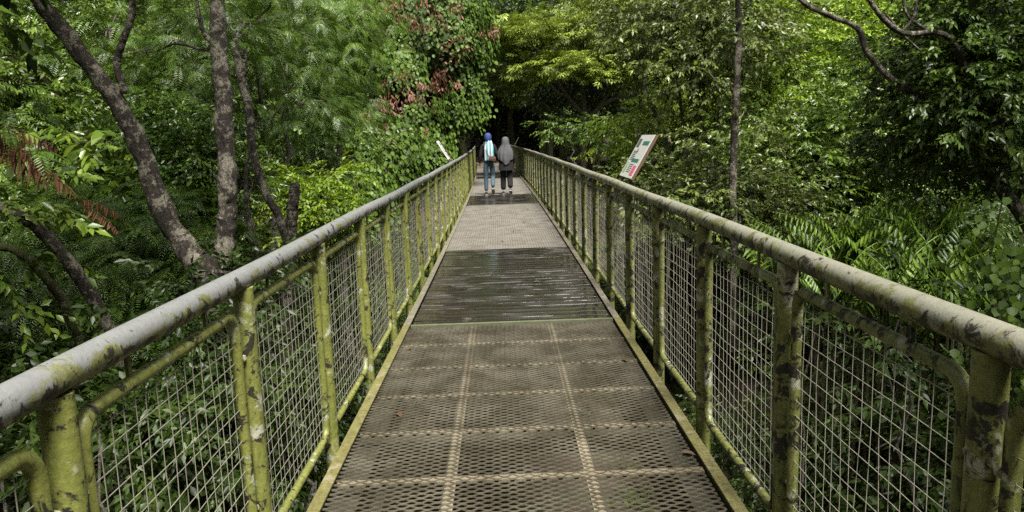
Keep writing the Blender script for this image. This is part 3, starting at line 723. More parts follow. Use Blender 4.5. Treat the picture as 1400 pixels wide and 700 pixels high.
# ------------------------------------------------------------------ trees beside the bridge, left bank
def vine_tube(mb, pix, widths, Ys, off, seg=14, n=60):
    pts = np.array([P(x, y, Y) for (x, y), Y in zip(pix, Ys)]); rad = [w_ * .37 * Y / FPX for w_, Y in zip(widths, Ys)]
    sp = spline(np.column_stack([pts, rad]), n); sp[1:-1, :3] += rng.normal(size=(n - 2, 3)) * sp[1:-1, 3:4] * .07; sp[:, 3] *= 1 + .10 * np.sin(np.arange(n) * .9) * rng.random(n)
    mb.tube([p[:3] - off for p in sp], [max(.004, p[3]) for p in sp], seg, jitter=.07); return sp[:, :3]
def hero(name, label, cat, stems, barkm, gbase, crown_fn, leafm, group=None):
    gz = float(ground(*gbase)); off = np.array([gbase[0], gbase[1], gz]); root = empty(name, tuple(off)); tag(root, label, cat, group); mb = MB()
    for pix, wd, Ys in stems: vine_tube(mb, pix, wd, Ys, off)
    cr = Crown(); crown_fn(cr, off, mb); mb.build('trunk', barkm, root)
    if cr.V: link('crown', cr.mesh('crown', leafm), root); TRI[0] += cr.tris()
    return root
def lob(cr, mb, off, kind, px, py, Y, r, ncl, per, src=None, tr=.03, **k):
    c = P(px, py, Y) - off; cc = lobe(cr, kind, c, r, ncl, per, **k)
    if src is not None:
        s0 = P(*src) - off; limb(mb, s0, c, tr, tr * .5)
    for q in cc[::3]: limb(mb, c, q, tr * .4, .005, 4, .12, 4)

YF = 6.0
def c1(cr, off, mb):
    lob(cr, mb, off, 'feather', 40, -120, 5.6, (1.0, .7, .35), 14, 8, (20, -50, 5.5), scale=.42)
    lob(cr, mb, off, 'feather', 200, -110, 6.0, (1.0, .8, .35), 16, 8, (178, -30, 5.8), scale=.42)
    lob(cr, mb, off, 'feather', 320, -140, 6.2, (1.1, .9, .45), 18, 9, (296, -60, 6.0), scale=.42)
    lob(cr, mb, off, 'feather', 60, -330, 5.8, (1.6, 1.2, .7), 26, 8, (20, -50, 5.5), .05, scale=.8)
    lob(cr, mb, off, 'feather', 320, -380, 6.4, (1.6, 1.3, .8), 28, 8, (296, -60, 6.0), .05, scale=.8)
hero('forked_tree', 'forked tree with leaning and upright lichen spotted trunks beside the pale handrail', 'tree', [
    ([(335, 690), (320, 560), (300, 450), (288, 385), (258, 345), (222, 285), (190, 200), (165, 150), (120, 85), (60, 10), (20, -50)], [60, 54, 52, 54, 42, 38, 34, 32, 30, 28, 22], [6.1, 6.1, 6.05, 6, 5.95, 5.9, 5.8, 5.75, 5.7, 5.6, 5.5]),
    ([(292, 400), (300, 365), (309, 320), (311, 250), (306, 150), (300, 60), (294, -60)], [46, 40, 34, 33, 32, 28, 22], [6.0] * 7),
    ([(172, 128), (160, 88), (170, 50), (181, 15), (178, -40)], [14, 13, 12, 12, 9], [5.75] * 5),
    ([(300, 62), (282, 50), (272, 20), (262, -40)], [10, 9, 7, 5], [6.0] * 4),
    ([(300, 70), (270, 66), (240, 60), (215, 70)], [7, 5, 4, 2], [6.0, 6.1, 6.2, 6.3])],
    M['bark_lichen'], tuple(P(330, 640, 6.1)[:2]), c1, M['leaf_feather'])
def c2(cr, off, mb):
    lob(cr, mb, off, 'feather', 335, 30, 8.6, (.7, .6, .35), 10, 8, (322, 72, 8.0), .02, scale=.5)
hero('crooked_tree', 'thin crooked lichen spotted tree behind the upright trunk of the forked tree', 'tree', [
    ([(398, 480), (396, 360), (382, 298), (362, 262), (345, 205), (342, 160), (331, 110), (322, 70)], [18, 17, 15, 14, 15, 14, 15, 12], [8.0] * 8),
    ([(330, 118), (335, 90), (333, 66)], [9, 9, 7], [8.0] * 3),
    ([(350, 360), (340, 300), (336, 245), (343, 190)], [8, 8, 7, 5], [7.9] * 4),
    ([(340, 350), (346, 310), (338, 280), (350, 240)], [6, 6, 5, 4], [8.2] * 4)], M['bark_lichen'], tuple(P(398, 480, 8)[:2]), c2, M['leaf_feather'])
hero('broken_trunk', 'short broken off stump of a lichen spotted trunk rising above the pale handrail', 'stump', [
    ([(390, 520), (394, 400), (398, 320), (401, 275), (404, 250)], [26, 25, 22, 20, 17], [7.4] * 5)], M['bark_lichen'], tuple(P(390, 560, 7.4)[:2]), lambda *a: None, None)
hero('leaning_trunk', 'lichen spotted trunk leaning down towards the pale handrail, below the dead fronds', 'tree', [
    ([(165, 500), (148, 448), (112, 385), (66, 326), (20, 292), (-40, 270), (-90, 230)], [22, 23, 24, 23, 22, 20, 17], [5.6, 5.6, 5.5, 5.4, 5.3, 5.2, 5.1])], M['bark_lichen'], tuple(P(165, 500, 5.6)[:2]),
    lambda cr, off, mb: lob(cr, mb, off, 'feather', -110, 120, 5.1, (.6, .5, .3), 10, 6, (-90, 230, 5.1), scale=.5), M['leaf_feather'])
hero('mossy_trunk', 'slender mossy trunk leaning under the lichen spotted leaning trunk', 'tree', [
    ([(122, 500), (108, 462), (88, 415), (56, 372), (20, 342), (-40, 330)], [16, 17, 18, 17, 15, 12], [5.9, 5.9, 5.8, 5.7, 5.6, 5.5])], M['bark_moss'], tuple(P(122, 500, 5.9)[:2]),
    lambda cr, off, mb: lob(cr, mb, off, 'small', -80, 300, 5.5, (.5, .4, .35), 8, 6, (-40, 330, 5.5)), M['leaf_mid'])
# dead fronds
def fronds(name, label, x, y, Y, n, sc_):
    c = P(x, y, Y); root = empty(name, tuple(c)); tag(root, label, 'fronds', 'dead brown fronds')
    for i in range(n):
        cr = Crown(); a = rng.uniform(-.5, .5); d = np.array([.8, rng.normal(0, .4), -.35 * rng.random()])
        cr.place('deadfrond', [rng.normal(size=3) * np.array([.10, .12, .08])], [d], [np.array([.1, 0, 1])], [sc_ * rng.uniform(.8, 1.15)], [rng.random()])
        link('frond', cr.mesh('frond', M['dead']), root)
fronds('dead_fronds', 'drooping rust brown dead fern fronds above the leaning trunk', -6, 190, 5.2, 5, .50)
fronds('dead_fronds', 'small rust brown dead frond hanging beside the leaning forked trunk', 96, 272, 5.2, 2, .24)

plant('feathery_tree', 'feathery green tree right behind the forked tree', 'tree', [
    L(225, 60, 10, (1.3, 1.0, .9), 26, 15), L(345, 30, 10.5, (1.3, 1.0, .8), 26, 15), L(395, 130, 11, (.9, .9, .8), 20, 15), L(285, 130, 10.5, (1.2, .9, .7), 20, 14), L(430, 215, 11.5, (.8, .7, .6), 12, 12, kind='small')],
    'feather', M['leaf_feather'], M['bark_grey'], tuple(P(380, 330, 11)[:2]), .09, droop=.15, crad=.26, scale=.55)
plant('yellowish_feathery_tree', 'bright yellow green feathery tree in front of the vine draped tree', 'tree', [
    L(430, 30, 13, (1.1, 1.0, .9), 26, 15), L(470, 80, 13.5, (.6, .7, .9), 22, 15), L(430, 120, 13, (.6, .7, .8), 18, 15), L(480, 10, 14, (.7, .9, .7), 18, 14)],
    'feather', M['leaf_fresh'], M['bark_grey'], tuple(P(470, 330, 14)[:2]), .09, droop=.45, crad=.26, scale=.62)
plant('feathery_shrub', 'low feathery shrub below the leaning trunk of the forked tree', 'shrub', [
    L(215, 345, 7.6, (.9, .6, .4), 16, 14), L(130, 300, 8, (.9, .6, .45), 16, 14), L(60, 360, 7.4, (.9, .7, .5), 16, 14), L(165, 400, 7.0, (.8, .6, .4), 12, 12)],
    'feather', M['leaf_feather'], M['bark_moss'], tuple(P(150, 480, 7.6)[:2]), .03, droop=.15, crad=.22, scale=.62)
plant('large_leaved_plant', 'large leaved plant with broad pale green leaves left of the leaning trunk', 'plant', [
    L(140, 190, 9.5, (.75, .5, .4), 10, 3), L(100, 235, 9.3, (.8, .5, .35), 9, 3), L(205, 270, 8.8, (.5, .4, .4), 8, 3)],
    'broad', M['leaf_mid'], M['bark_moss'], tuple(P(150, 380, 9.4)[:2]), .025, crad=.2, scale=.9)
plant('leafy_tree', 'dense dark leafy tree behind the dead fronds', 'tree', [
    L(40, 90, 12, (1.7, 1.2, 1.2), 34, 12), L(120, 130, 12.5, (1.3, 1.1, 1.0), 28, 12), L(40, 220, 11, (1.5, 1.0, .9), 30, 12), L(150, 40, 13, (1.5, 1.2, 1.0), 28, 12), L(-60, 160, 11, (1.4, 1.1, 1.3), 24, 10)],
    'small', M['leaf_mid'], M['bark_grey'], tuple(P(60, 330, 12)[:2]), .10)
plant('rounded_shrub', 'rounded small leaved shrub between the two trunks of the forked tree', 'shrub', [
    L(255, 180, 9.2, (.55, .5, .42), 16, 12), L(275, 250, 9.0, (.6, .5, .42), 16, 12), L(235, 310, 8.6, (.55, .5, .4), 14, 12)],
    'tiny', M['leaf_feather'], M['bark_moss'], tuple(P(260, 400, 9)[:2]), .03, crad=.18, tint=-.2)
plant('bright_shrub', 'bright yellow green shrub beside the broken stump', 'shrub', [
    L(435, 252, 9.6, (.36, .35, .24), 14, 9), L(425, 285, 9.4, (.38, .35, .26), 12, 9), L(455, 292, 9.8, (.3, .3, .26), 9, 9)],
    'tiny', M['leaf_lime'], M['bark_moss'], tuple(P(440, 400, 9.6)[:2]), .025, crad=.15)
# vine draped tree with red pods
def vine_tree(name, label, lobes, base, pods):
    gz = float(ground(*base)); off = np.array([base[0], base[1], gz]); root = empty(name, tuple(off)); tag(root, label, 'tree'); mb = MB(); cr = Crown()
    fk = np.array([0, 0, 3.0]); mb.tube([(0, 0, -.1), (.05, .02, 1.2), (0, .1, 2.2), tuple(fk)], [.26, .2, .17, .15], 10)
    for c, r, n in lobes:
        c = c - off; r = np.array(r); d = unit(rng.normal(size=(n, 3))); d[:, 2] = np.abs(d[:, 2]) * rng.choice([1, 1, -.5], n); pos = c + d * r * rng.uniform(.82, 1.03, (n, 1)); dd = d.copy(); dd[:, 2] = 0
        dd = unit(dd + rng.normal(size=dd.shape) * .3); dd[:, 2] = 0
        blob = np.array([mnoise.noise(Vector(p * .9)) for p in pos]); keep = blob > -.22; pos, dd = pos[keep], dd[keep]
        cr.place('hang', pos, dd, np.tile([0, 0, 1.0], (len(pos), 1)), rng.uniform(.75, 1.3, len(pos)), np.clip(.5 + .5 * blob[keep] + rng.normal(0, .15, len(pos)), 0, 1))
        limb(mb, fk, c, .1, .04)
        for q in pos[::25]: limb(mb, c, q, .03, .006, 4)
    mb.build('trunk', M['bark_red'], root); link('crown', cr.mesh('crown', M['leaf_vine']), root); TRI[0] += cr.tris()
    cr = Crown()
    for (x, y, Y, k, sp) in pods:
        k = max(2, int(k * .55)); sp *= 1.3
        c = P(x, y, Y) - off; cr.place('pod', c + rng.normal(size=(k, 3)) * np.array([sp, .3, sp * .7]), rng.normal(size=(k, 3)) * [1, 1, .2], np.tile([0, 0, 1.0], (k, 1)), rng.uniform(.6, 1.15, k), rng.random(k))
    o = link('seed_pods', cr.mesh('seed_pods', M['pod']), root); o['label'] = 'clusters of dull red seed pods'; TRI[0] += cr.tris()
vine_tree('vine_draped_tree', 'tall tree draped in hanging vines and dull red seed pods beside the pale handrail', [
    (P(575, 40, 25), (2.5, 1.7, 2.0), 950), (P(605, 125, 25), (1.5, 1.4, 1.9), 520), (P(540, 130, 24), (1.7, 1.4, 1.8), 600), (P(515, 215, 22), (1.6, 1.2, 1.4), 520), (P(575, 215, 24), (1.35, 1.2, 1.5), 440), (P(500, 60, 25), (1.6, 1.4, 1.8), 420), (P(465, 225, 19), (1.1, 1.0, 1.1), 320), (P(505, 270, 18), (.9, .8, .8), 240), (P(440, 170, 18.5), (.9, .8, .9), 240)],
    tuple(P(545, 260, 25.5)[:2]),
    [(560, 12, 23.6, 14, .55), (600, 30, 23.4, 14, .5), (525, 5, 23.8, 10, .4), (640, 45, 23.8, 12, .35), (620, 70, 23.4, 6, .25), (555, 118, 22.4, 9, .3), (590, 122, 23.2, 9, .28), (572, 145, 23.2, 12, .35), (545, 150, 22.5, 8, .2), (470, 130, 22.5, 4, .2), (592, 200, 23.0, 4, .15), (530, 235, 21, 3, .12), (500, 165, 21.5, 4, .2), (500, 20, 23, 8, .3), (530, 40, 23.2, 6, .25), (585, 60, 23.2, 7, .3), (610, 15, 23.3, 8, .3), (520, 130, 22, 5, .2), (620, 110, 23.3, 5, .2), (495, 215, 20.5, 4, .15), (560, 180, 22.5, 5, .2)])

# ------------------------------------------------------------------ far end and right bank
def c5(cr, off, mb):
    for (x, y, Y, r_, n) in ((735, 50, 30, (2.0, 1.6, .9), 26), (805, 30, 31, (2.2, 1.8, 1.0), 30), (880, 50, 30, (1.9, 1.6, .9), 26), (765, 88, 29.5, (1.5, 1.3, .42), 16), (840, 90, 29.5, (1.6, 1.4, .42), 18), (905, 98, 28.5, (1.2, 1.2, .5), 14), (693, 105, 32, (.9, .8, .6), 12), (700, 50, 31, (1.2, 1.2, .7), 14)):
        lob(cr, mb, off, 'whorl', x, y, Y, r_, n, 7, (800, 105, 30.5), .04, crad=.42, flat=.35, shell=(.4, 1))
hero('umbrella_tree', 'spreading pale yellow green tree with bare pale forked limbs past the information sign', 'tree', [
    ([(796, 300), (797, 225), (799, 180), (800, 155), (796, 118), (800, 70), (805, 20)], [13, 12, 11, 10, 9, 7, 4], [30.5] * 7),
    ([(800, 158), (783, 140), (770, 122), (758, 100), (740, 60)], [9, 8, 7, 6, 4], [30.5, 30.3, 30.1, 30, 30]),
    ([(800, 168), (818, 148), (838, 136), (868, 130), (905, 134)], [9, 8, 7, 6, 4], [30.5, 30.2, 29.8, 29.4, 29]),
    ([(820, 146), (838, 120), (860, 92), (880, 60)], [6, 6, 5, 4], [30.2, 30, 29.9, 29.8]),
    ([(798, 190), (815, 188), (832, 196), (858, 196)], [7, 6, 5, 3], [30.5, 30, 29.5, 29.2]),
    ([(776, 128), (765, 128), (750, 112), (735, 90)], [5, 5, 4, 3], [30.1] * 4)],
    M['bark_grey'], tuple(P(796, 300, 30.5)[:2]), c5, M['leaf_yellow'])
plant('drooping_tree', 'dark green low tree with drooping leaves below the umbrella shaped crown', 'tree', [
    L(775, 180, 28, (1.0, .9, .35), 12, 8), L(825, 172, 27, (.7, .8, .35), 9, 8)], 'medium', M['leaf_deep'], M['bark_grey'], tuple(P(790, 270, 28)[:2]), .07, crad=.35, droop=.2)
plant('layered_tree', 'light green layered tree rising behind the information sign', 'tree', [
    L(880, 175, 17, (.85, .8, .40), 20, 7), L(935, 165, 17.5, (1.0, .9, .45), 20, 7), L(905, 225, 16, (.8, .7, .4), 16, 7), L(960, 130, 18, (1.0, .9, .5), 18, 7), L(985, 205, 16, (.8, .7, .45), 14, 7)],
    'medium', M['leaf_lime'], M['bark_grey'], tuple(P(960, 330, 17)[:2]), .08, crad=.3, flat=.4)
plant('olive_tree', 'olive green leafy tree hanging over the far side of the slender trunk', 'tree', [
    L(915, 25, 15, (1.2, 1.0, .7), 30, 11), L(960, 75, 14.5, (1.1, 1.0, .8), 30, 11), L(870, 15, 17, (1.2, 1.0, .7), 24, 10), L(1010, 20, 14, (1.0, .9, .6), 22, 10)], 'small', M['leaf_olive'], M['bark_grey'], tuple(P(950, 330, 15.5)[:2]), .08, flat=.95)
def c3(cr, off, mb):
    for (x, y, r, n) in ((985, 30, (.6, .5, .35), 12), (1030, 60, (.5, .5, .3), 10), (960, 95, (.45, .4, .3), 8), (1020, 150, (.35, .3, .25), 6), (985, 250, (.5, .4, .35), 10), (1035, 265, (.5, .4, .35), 10), (1000, -60, (.9, .8, .6), 16)):
        lob(cr, mb, off, 'small', x, y, 10.3, r, int(n * .8), 6, (1004, min(300, y + 30), 10), .012, crad=.18, flat=1.0, scale=.75)
hero('slender_tree', 'slender upright tree with a thin grey trunk on the olive handrail side', 'tree', [
    ([(1002, 480), (1003, 330), (1002, 260), (1004, 180), (1008, 100), (1010, 40), (1006, -60)], [15, 14, 14, 13, 12, 11, 8], [10.0] * 7)], M['bark_lichen'], tuple(P(1002, 520, 10)[:2]), c3, M['leaf_olive'])
plant('lime_tree', 'vivid lime green tree behind the sinuous branches', 'tree', [
    L(1085, 65, 16, (1.25, 1.0, .75), 34, 11), L(1150, 55, 16.5, (1.1, 1.0, .7), 28, 11), L(1045, 110, 15.5, (.9, .9, .7), 24, 11), L(1120, 130, 15, (1.1, .9, .7), 28, 11), L(1190, 110, 15.5, (1.0, .9, .7), 24, 10), L(1230, 40, 17, (1.2, 1, .8), 24, 10)],
    'small', M['leaf_lime'], M['bark_grey'], tuple(P(1110, 330, 16)[:2]), .10, flat=.9)
plant('leafy_shrub', 'mid green leafy mass of shrub behind the tall ferns', 'shrub', [
    L(1090, 195, 12, (1.1, .9, .6), 30, 11), L(1180, 185, 12, (1.1, .9, .65), 30, 11), L(1240, 215, 11.5, (.9, .8, .6), 26, 11), L(1130, 245, 11.5, (1.0, .8, .5), 26, 11), L(1050, 235, 12, (.9, .8, .6), 24, 11), L(1270, 130, 12.5, (.9, .9, .7), 26, 11)],
    'small', M['leaf_mid'], M['bark_moss'], tuple(P(1140, 340, 12)[:2]), .05, flat=.95, scale=.85)
plant('olive_shrub', 'dull olive shrub growing round the foot of the slender trunk', 'shrub', [
    L(930, 275, 11.5, (.8, .7, .4), 20, 10), L(985, 280, 11, (.8, .7, .45), 20, 10), L(1050, 300, 10.5, (.8, .7, .45), 20, 10), L(890, 265, 13, (.7, .6, .4), 14, 10), L(1000, 225, 12.5, (.9, .8, .5), 20, 10)],
    'small', M['leaf_olive'], M['bark_moss'], tuple(P(985, 360, 11)[:2]), .03, crad=.28, tint=-.15, flat=1.0, scale=.8)
YD = 7.0
def c4(cr, off, mb):
    for (x, y, Y, r, n) in ((1335, 55, 7.4, (.65, .4, .40), 26), (1385, 100, 6.7, (.45, .4, .45), 20), (1345, 110, 6.7, (.38, .3, .30), 14), (1290, 95, 7.8, (.40, .4, .35), 16), (1360, 160, 6.7, (.40, .3, .28), 16), (1255, 180, 7.9, (.5, .4, .3), 16), (1310, 205, 7.4, (.5, .4, .25), 18), (1330, 10, 7.2, (.5, .5, .3), 14), (1245, 75, 8.2, (.5, .4, .3), 12), (1420, 40, 6.9, (.6, .6, .6), 20), (1360, -130, 7.2, (1.5, 1.2, .7), 40), (1440, 200, 6.8, (.5, .5, .5), 14)):
        lob(cr, mb, off, 'small', x, y, Y + .3, r, n, 9, None, .02, crad=.2, scale=.68, flat=.95)
hero('sinuous_tree', 'dark glossy leaved tree with sinuous bare branches and reddish trunk behind the tall ferns', 'tree', [
    ([(1480, 480), (1440, 370), (1405, 305), (1372, 262), (1348, 225), (1340, 180), (1330, 130), (1312, 75), (1288, 46), (1232, 44), (1195, 10), (1170, -40)], [36, 32, 27, 22, 18, 14, 12, 11, 10, 10, 9, 7], [7.0, 7.0, 7, 7, 7, 7, 7, 6.95, 6.9, 6.85, 6.8, 6.8]),
    ([(1345, 200), (1300, 150), (1252, 128), (1216, 106), (1186, 72), (1172, 38), (1135, 22), (1095, 0), (1060, -50)], [7, 9, 12, 12, 11, 10, 9, 8, 6], [7.1, 7.3, 7.4, 7.4, 7.4, 7.4, 7.4, 7.4, 7.4]),
    ([(1268, 42), (1240, 20), (1232, -20)], [6, 5, 4], [6.9] * 3), ([(1235, 42), (1250, 20), (1255, -20)], [6, 5, 4], [6.85] * 3),
    ([(1212, 20), (1232, 45), (1265, 75)], [5, 4, 2], [6.85] * 3), ([(1330, 150), (1290, 190), (1230, 260)], [4, 3, 2], [7, 7.2, 7.4]), ([(1372, 262), (1330, 240), (1290, 235)], [4, 3, 2], [7, 6.9, 6.8]), ([(1390, 285), (1400, 240), (1420, 190)], [6, 5, 4], [7, 6.9, 6.8])],
    M['bark_lichen'], tuple(P(1480, 480, 7)[:2]), c4, M['leaf_deep'])
# tall ferns on the right: separate clumps
def frond_mesh(sp):
    cr = Crown(); cr.place('blade', [np.zeros(3)], [np.array([1.0, 0, 0])], [np.array([0, 0, 1.0])], [1.0], [rng.random()])
    return cr.mesh('frond', M['leaf_fern'])
FM = [frond_mesh(i) for i in range(8)]
def blade_clump(px, py, Y, n, h, label, group):
    c = P(px, py, Y); base = np.array([c[0], c[1], c[2] - h * .6]); root = empty('tall_fern', tuple(base)); tag(root, label, 'fern', group)
    for i in range(n):
        a = rng.uniform(0, 2 * PI); d = np.array([math.cos(a), math.sin(a), 0]); up = unit(np.array([0, 0, 1.0]) + d * rng.uniform(.02, .4)); x = unit(d - up * d.dot(up)); y = np.cross(up, x)
        k = h * rng.uniform(.7, 1.15); mt = Matrix(np.column_stack([x, y, up]).tolist()).to_4x4() @ Matrix.Scale(k, 4); q = rng.normal(size=3) * np.array([.16, .16, .05]); mt.translation = Vector(q)
        o = link('frond', FM[int(rng.integers(0, 8))], root); o.matrix_basis = mt
    mb = MB(); gz = float(ground(c[0], c[1])) - .05
    for i in range(4): q = rng.normal(size=2) * .07; mb.tube([(q[0] * 2, q[1] * 2, gz - base[2]), (q[0], q[1], (gz - base[2]) * .4), (q[0], q[1], .1)], [.02, .016, .01], 5)
    mb.build('stem', M['bark_moss'], root)
for (x, y, Y, n, h) in ((1085, 312, 8.2, 16, .8), (1125, 300, 8.0, 18, .9), (1165, 290, 7.8, 18, .95), (1205, 300, 7.4, 18, .9), (1245, 285, 7.4, 18, 1.0), (1285, 275, 7.2, 18, 1.0), (1320, 300, 6.8, 14, .9), (1140, 345, 7.0, 16, .8), (1190, 350, 6.6, 16, .8), (1240, 350, 6.3, 16, .85), (1290, 365, 6.0, 16, .8), (1340, 380, 5.7, 14, .8), (1060, 330, 8.6, 12, .7)):
    blade_clump(x, y, Y, n, h, 'tall bright green fern clump with upright fronds outside the olive handrail', 'tall ferns outside the olive handrail')
def round_vine(px, py, Y, n, label):
    c = P(px, py, Y); cr = Crown(); pos = rng.normal(size=(n, 3)) * np.array([.16, .12, .28]); cr.place('round', pos, np.tile([-.6, -1, 0], (n, 1)) + rng.normal(size=(n, 3)) * [.4, .3, 0], np.tile([0, 0, 1.0], (n, 1)), rng.uniform(.7, 1.1, n), rng.random(n))
    gz = float(ground(c[0] + .3, c[1])); root = empty('climbing_vine', (c[0] + .3, c[1], gz)); tag(root, label, 'vine'); o = link('leaves', cr.mesh('leaves', M['leaf_vine']), root, (-.3, 0, c[2] - gz)); TRI[0] += cr.tris()
    mb = MB()
    for q in pos[::3]: limb(mb, (rng.normal() * .1, rng.normal() * .1, -.1), np.array([q[0] - .3, q[1], q[2] + c[2] - gz]), .014, .005, 5, .06)
    mb.build('stem', M['bark_moss'], root)
round_vine(1402, 395, 4.2, 30, 'round leaved pale green vine beside the olive handrail')

plant('shaded_shrub', 'dark small leaved shrub hiding the foot of the forked tree', 'shrub', [
    L(300, 450, 5.0, (.4, .3, .28), 14, 8), L(335, 530, 4.8, (.45, .3, .3), 14, 8), L(280, 560, 4.6, (.45, .3, .3), 14, 8), L(345, 620, 4.6, (.4, .3, .3), 10, 8)],
    'small', M['leaf_dark'], M['bark_moss'], tuple(P(320, 640, 4.9)[:2]), .02, crad=.18, scale=.6)
# ------------------------------------------------------------------ understorey by the bridge
def proto_shrub(kind, mat, lobes, scale=1.0, crad=.2):
    cr = Crown(); mb = MB()
    for c, r, n, per in lobes:
        cc = lobe(cr, kind, c, r, n, per, crad=crad, scale=scale); limb(mb, (rng.normal() * .05, rng.normal() * .05, -.2), c, .03, .015)
        for q in cc[::2]: limb(mb, c, q, .012, .004, 4, .12, 4)
    TRI[0] += cr.tris(); return mb.mesh('stem', M['bark_moss']), cr.mesh('crown', mat)
PS = [proto_shrub('small', M['leaf_dark'], [((0, 0, 1.5), (.75, .75, .6), 24, 9), ((.4, .2, .8), (.6, .6, .5), 14, 9), ((-.4, -.2, .7), (.6, .6, .5), 14, 9)], .75),
      proto_shrub('medium', M['leaf_dark'], [((0, 0, 1.4), (.8, .8, .6), 22, 9), ((.3, -.3, .7), (.7, .6, .5), 14, 9)], .6),
      proto_shrub('feather', M['leaf_feather'], [((0, 0, 1.6), (.8, .8, .5), 16, 6), ((-.3, .3, .9), (.7, .7, .5), 12, 9)], .6),
      proto_shrub('blade', M['leaf_fern'], [((0, 0, .9), (.5, .5, .3), 9, 3), ((.2, .1, .5), (.5, .5, .3), 6, 3)])]
SL = ['small leaved green understorey shrub growing below deck level', 'dark leaved understorey shrub growing below deck level', 'feathery understorey shrub growing below deck level', 'ferny understorey plant growing below deck level']
SN = ['small_leaved_shrub', 'dark_leaved_shrub', 'feathery_leaved_shrub', 'ferny_plant']
def shrub(i, x, y, s):
    gz = float(ground(x, y)); r = empty(SN[i], (x, y, gz), rng.uniform(0, 6)); r.scale = (s, s, s * rng.uniform(.85, 1.15)); side = 'the pale grey handrail' if x < 0 else 'the olive handrail'; tag(r, SL[i] + ' outside ' + side, 'shrub', SN[i].replace('_', ' ') + 's below ' + side)
    link('stem', PS[i][0], r); link('crown', PS[i][1], r)
for s in (-1, 1):
    for j in range(46):
        y = 1.2 + 20 * rng.random() ** 1.3; x = s * (2.1 + rng.random() * (1.8 + y * .33)); k = int(rng.choice([0, 0, 1, 1, 2, 3])); sc_ = rng.uniform(.85, 1.4) if abs(x) > 3.0 else rng.uniform(.5, .85)
        if y < 6 and (abs(x) < 2.9 or j % 3 == 0): continue
        shrub(k, x, y, sc_)
# thin bare stems seen through the wire mesh
def sapling(x, y, h, label):
    gz = float(ground(x, y)); root = empty('thin_stem', (x, y, gz)); side = 'the pale grey handrail' if x < 0 else 'the olive handrail'; tag(root, label + ' ' + side, 'sapling', 'thin bare stems outside ' + side); mb = MB()
    top = np.array([rng.normal(0, .25), rng.normal(0, .25), h]); pts = limb(mb, (0, 0, -.1), top, rng.uniform(.012, .03), .006, 6, .06, 8)
    cr = Crown(); lobe(cr, 'small', top, (.3, .3, .2), 4, 3, crad=.15, scale=.7); mb.build('trunk', M['bark_grey'], root); link('crown', cr.mesh('crown', M['leaf_dark']), root); TRI[0] += cr.tris()
for i in range(26):
    s = -1 if i % 5 < 3 else 1; y = 2.5 + 7 * rng.random(); sapling(s * (1.8 + 1.6 * rng.random()), y, rng.uniform(2.2, 3.4), 'thin bare stemmed sapling standing just outside')

# ------------------------------------------------------------------ the forest behind
def proto_tree(kind, mat, lobes, trunk_r, h, scale=1.0, crad=.6, flat=.5):
    cr = Crown(); mb = MB(); top = max(c[2] for c, *_ in lobes); pts = [(rng.normal(0, .12) * (i > 0), rng.normal(0, .12) * (i > 0), -.3 + top * i / 6) for i in range(7)]
    mb.tube(pts, [trunk_r * (1.2 - .9 * i / 6) for i in range(7)], 9, jitter=.05)
    for c, r, n, per in lobes:
        limb(mb, (0, 0, c[2] * .6), c, trunk_r * .5, .05); cc = lobe(cr, kind, c, r, n, per, crad=crad, scale=scale, flat=flat)
        for q in cc[::3]: limb(mb, c, q, .03, .01, 4, .12, 4)
    TRI[0] += cr.tris(); return mb.mesh('trunk', M['bark_moss']), cr.mesh('crown', mat)
def rl(n, w_, z0, z1, r, ncl, per): return [((rng.normal(0, w_), rng.normal(0, w_), z0 + (z1 - z0) * (i + .5) / n), (r * rng.uniform(.8, 1.2), r * rng.uniform(.8, 1.2), r * rng.uniform(.55, .8)), ncl, per) for i in range(n)]
PT = [proto_tree('far', M['leaf_mid'], rl(6, 1.0, 2.0, 10.5, 2.1, 20, 9), .22, 11),
      proto_tree('far', M['leaf_feather'], rl(6, 1.2, 3.0, 11.5, 2.3, 20, 9), .22, 12),
      proto_tree('far', M['leaf_olive'], rl(5, 1.1, 1.5, 9.5, 2.2, 20, 9), .2, 10),
      proto_tree('far', M['leaf_lime'], rl(5, 1.1, 2.5, 9.0, 2.1, 18, 9), .2, 10),
      proto_tree('far', M['leaf_dark'], rl(5, 1.1, 1.0, 8.0, 2.0, 20, 9), .2, 9)]
PT.append(proto_tree('far', M['leaf_dark'], rl(4, 1.6, 6.2, 10.5, 2.6, 24, 10), .22, 11))
TL = ['mid green broadleaf tree in the forest beyond', 'fresh green tall tree in the forest beyond', 'olive green tree in the forest beyond', 'lime green tree in the forest beyond', 'dark green tree in the forest beyond', 'tall shade tree with a high crown near the far end of the bridge']
TN = ['broadleaf_tree', 'tall_green_tree', 'olive_green_tree', 'lime_green_tree', 'dark_green_tree', 'shade_tree']
def tree(i, x, y, s, sz=1.0):
    gz = float(ground(x, y)); r = empty(TN[i], (x, y, gz), rng.uniform(0, 6)); r.scale = (s, s, s * sz); side = '' if i == 5 else (' the forked tree and the vine draped tree' if x < 0 else ' the information sign and the slender tree'); tag(r, TL[i] + side, 'tree', TN[i].replace('_', ' ') + 's of the forest' + (' on the pale handrail side' if x < 0 else ' on the olive handrail side') * (i != 5))
    link('trunk', PT[i][0], r); link('crown', PT[i][1], r); return r
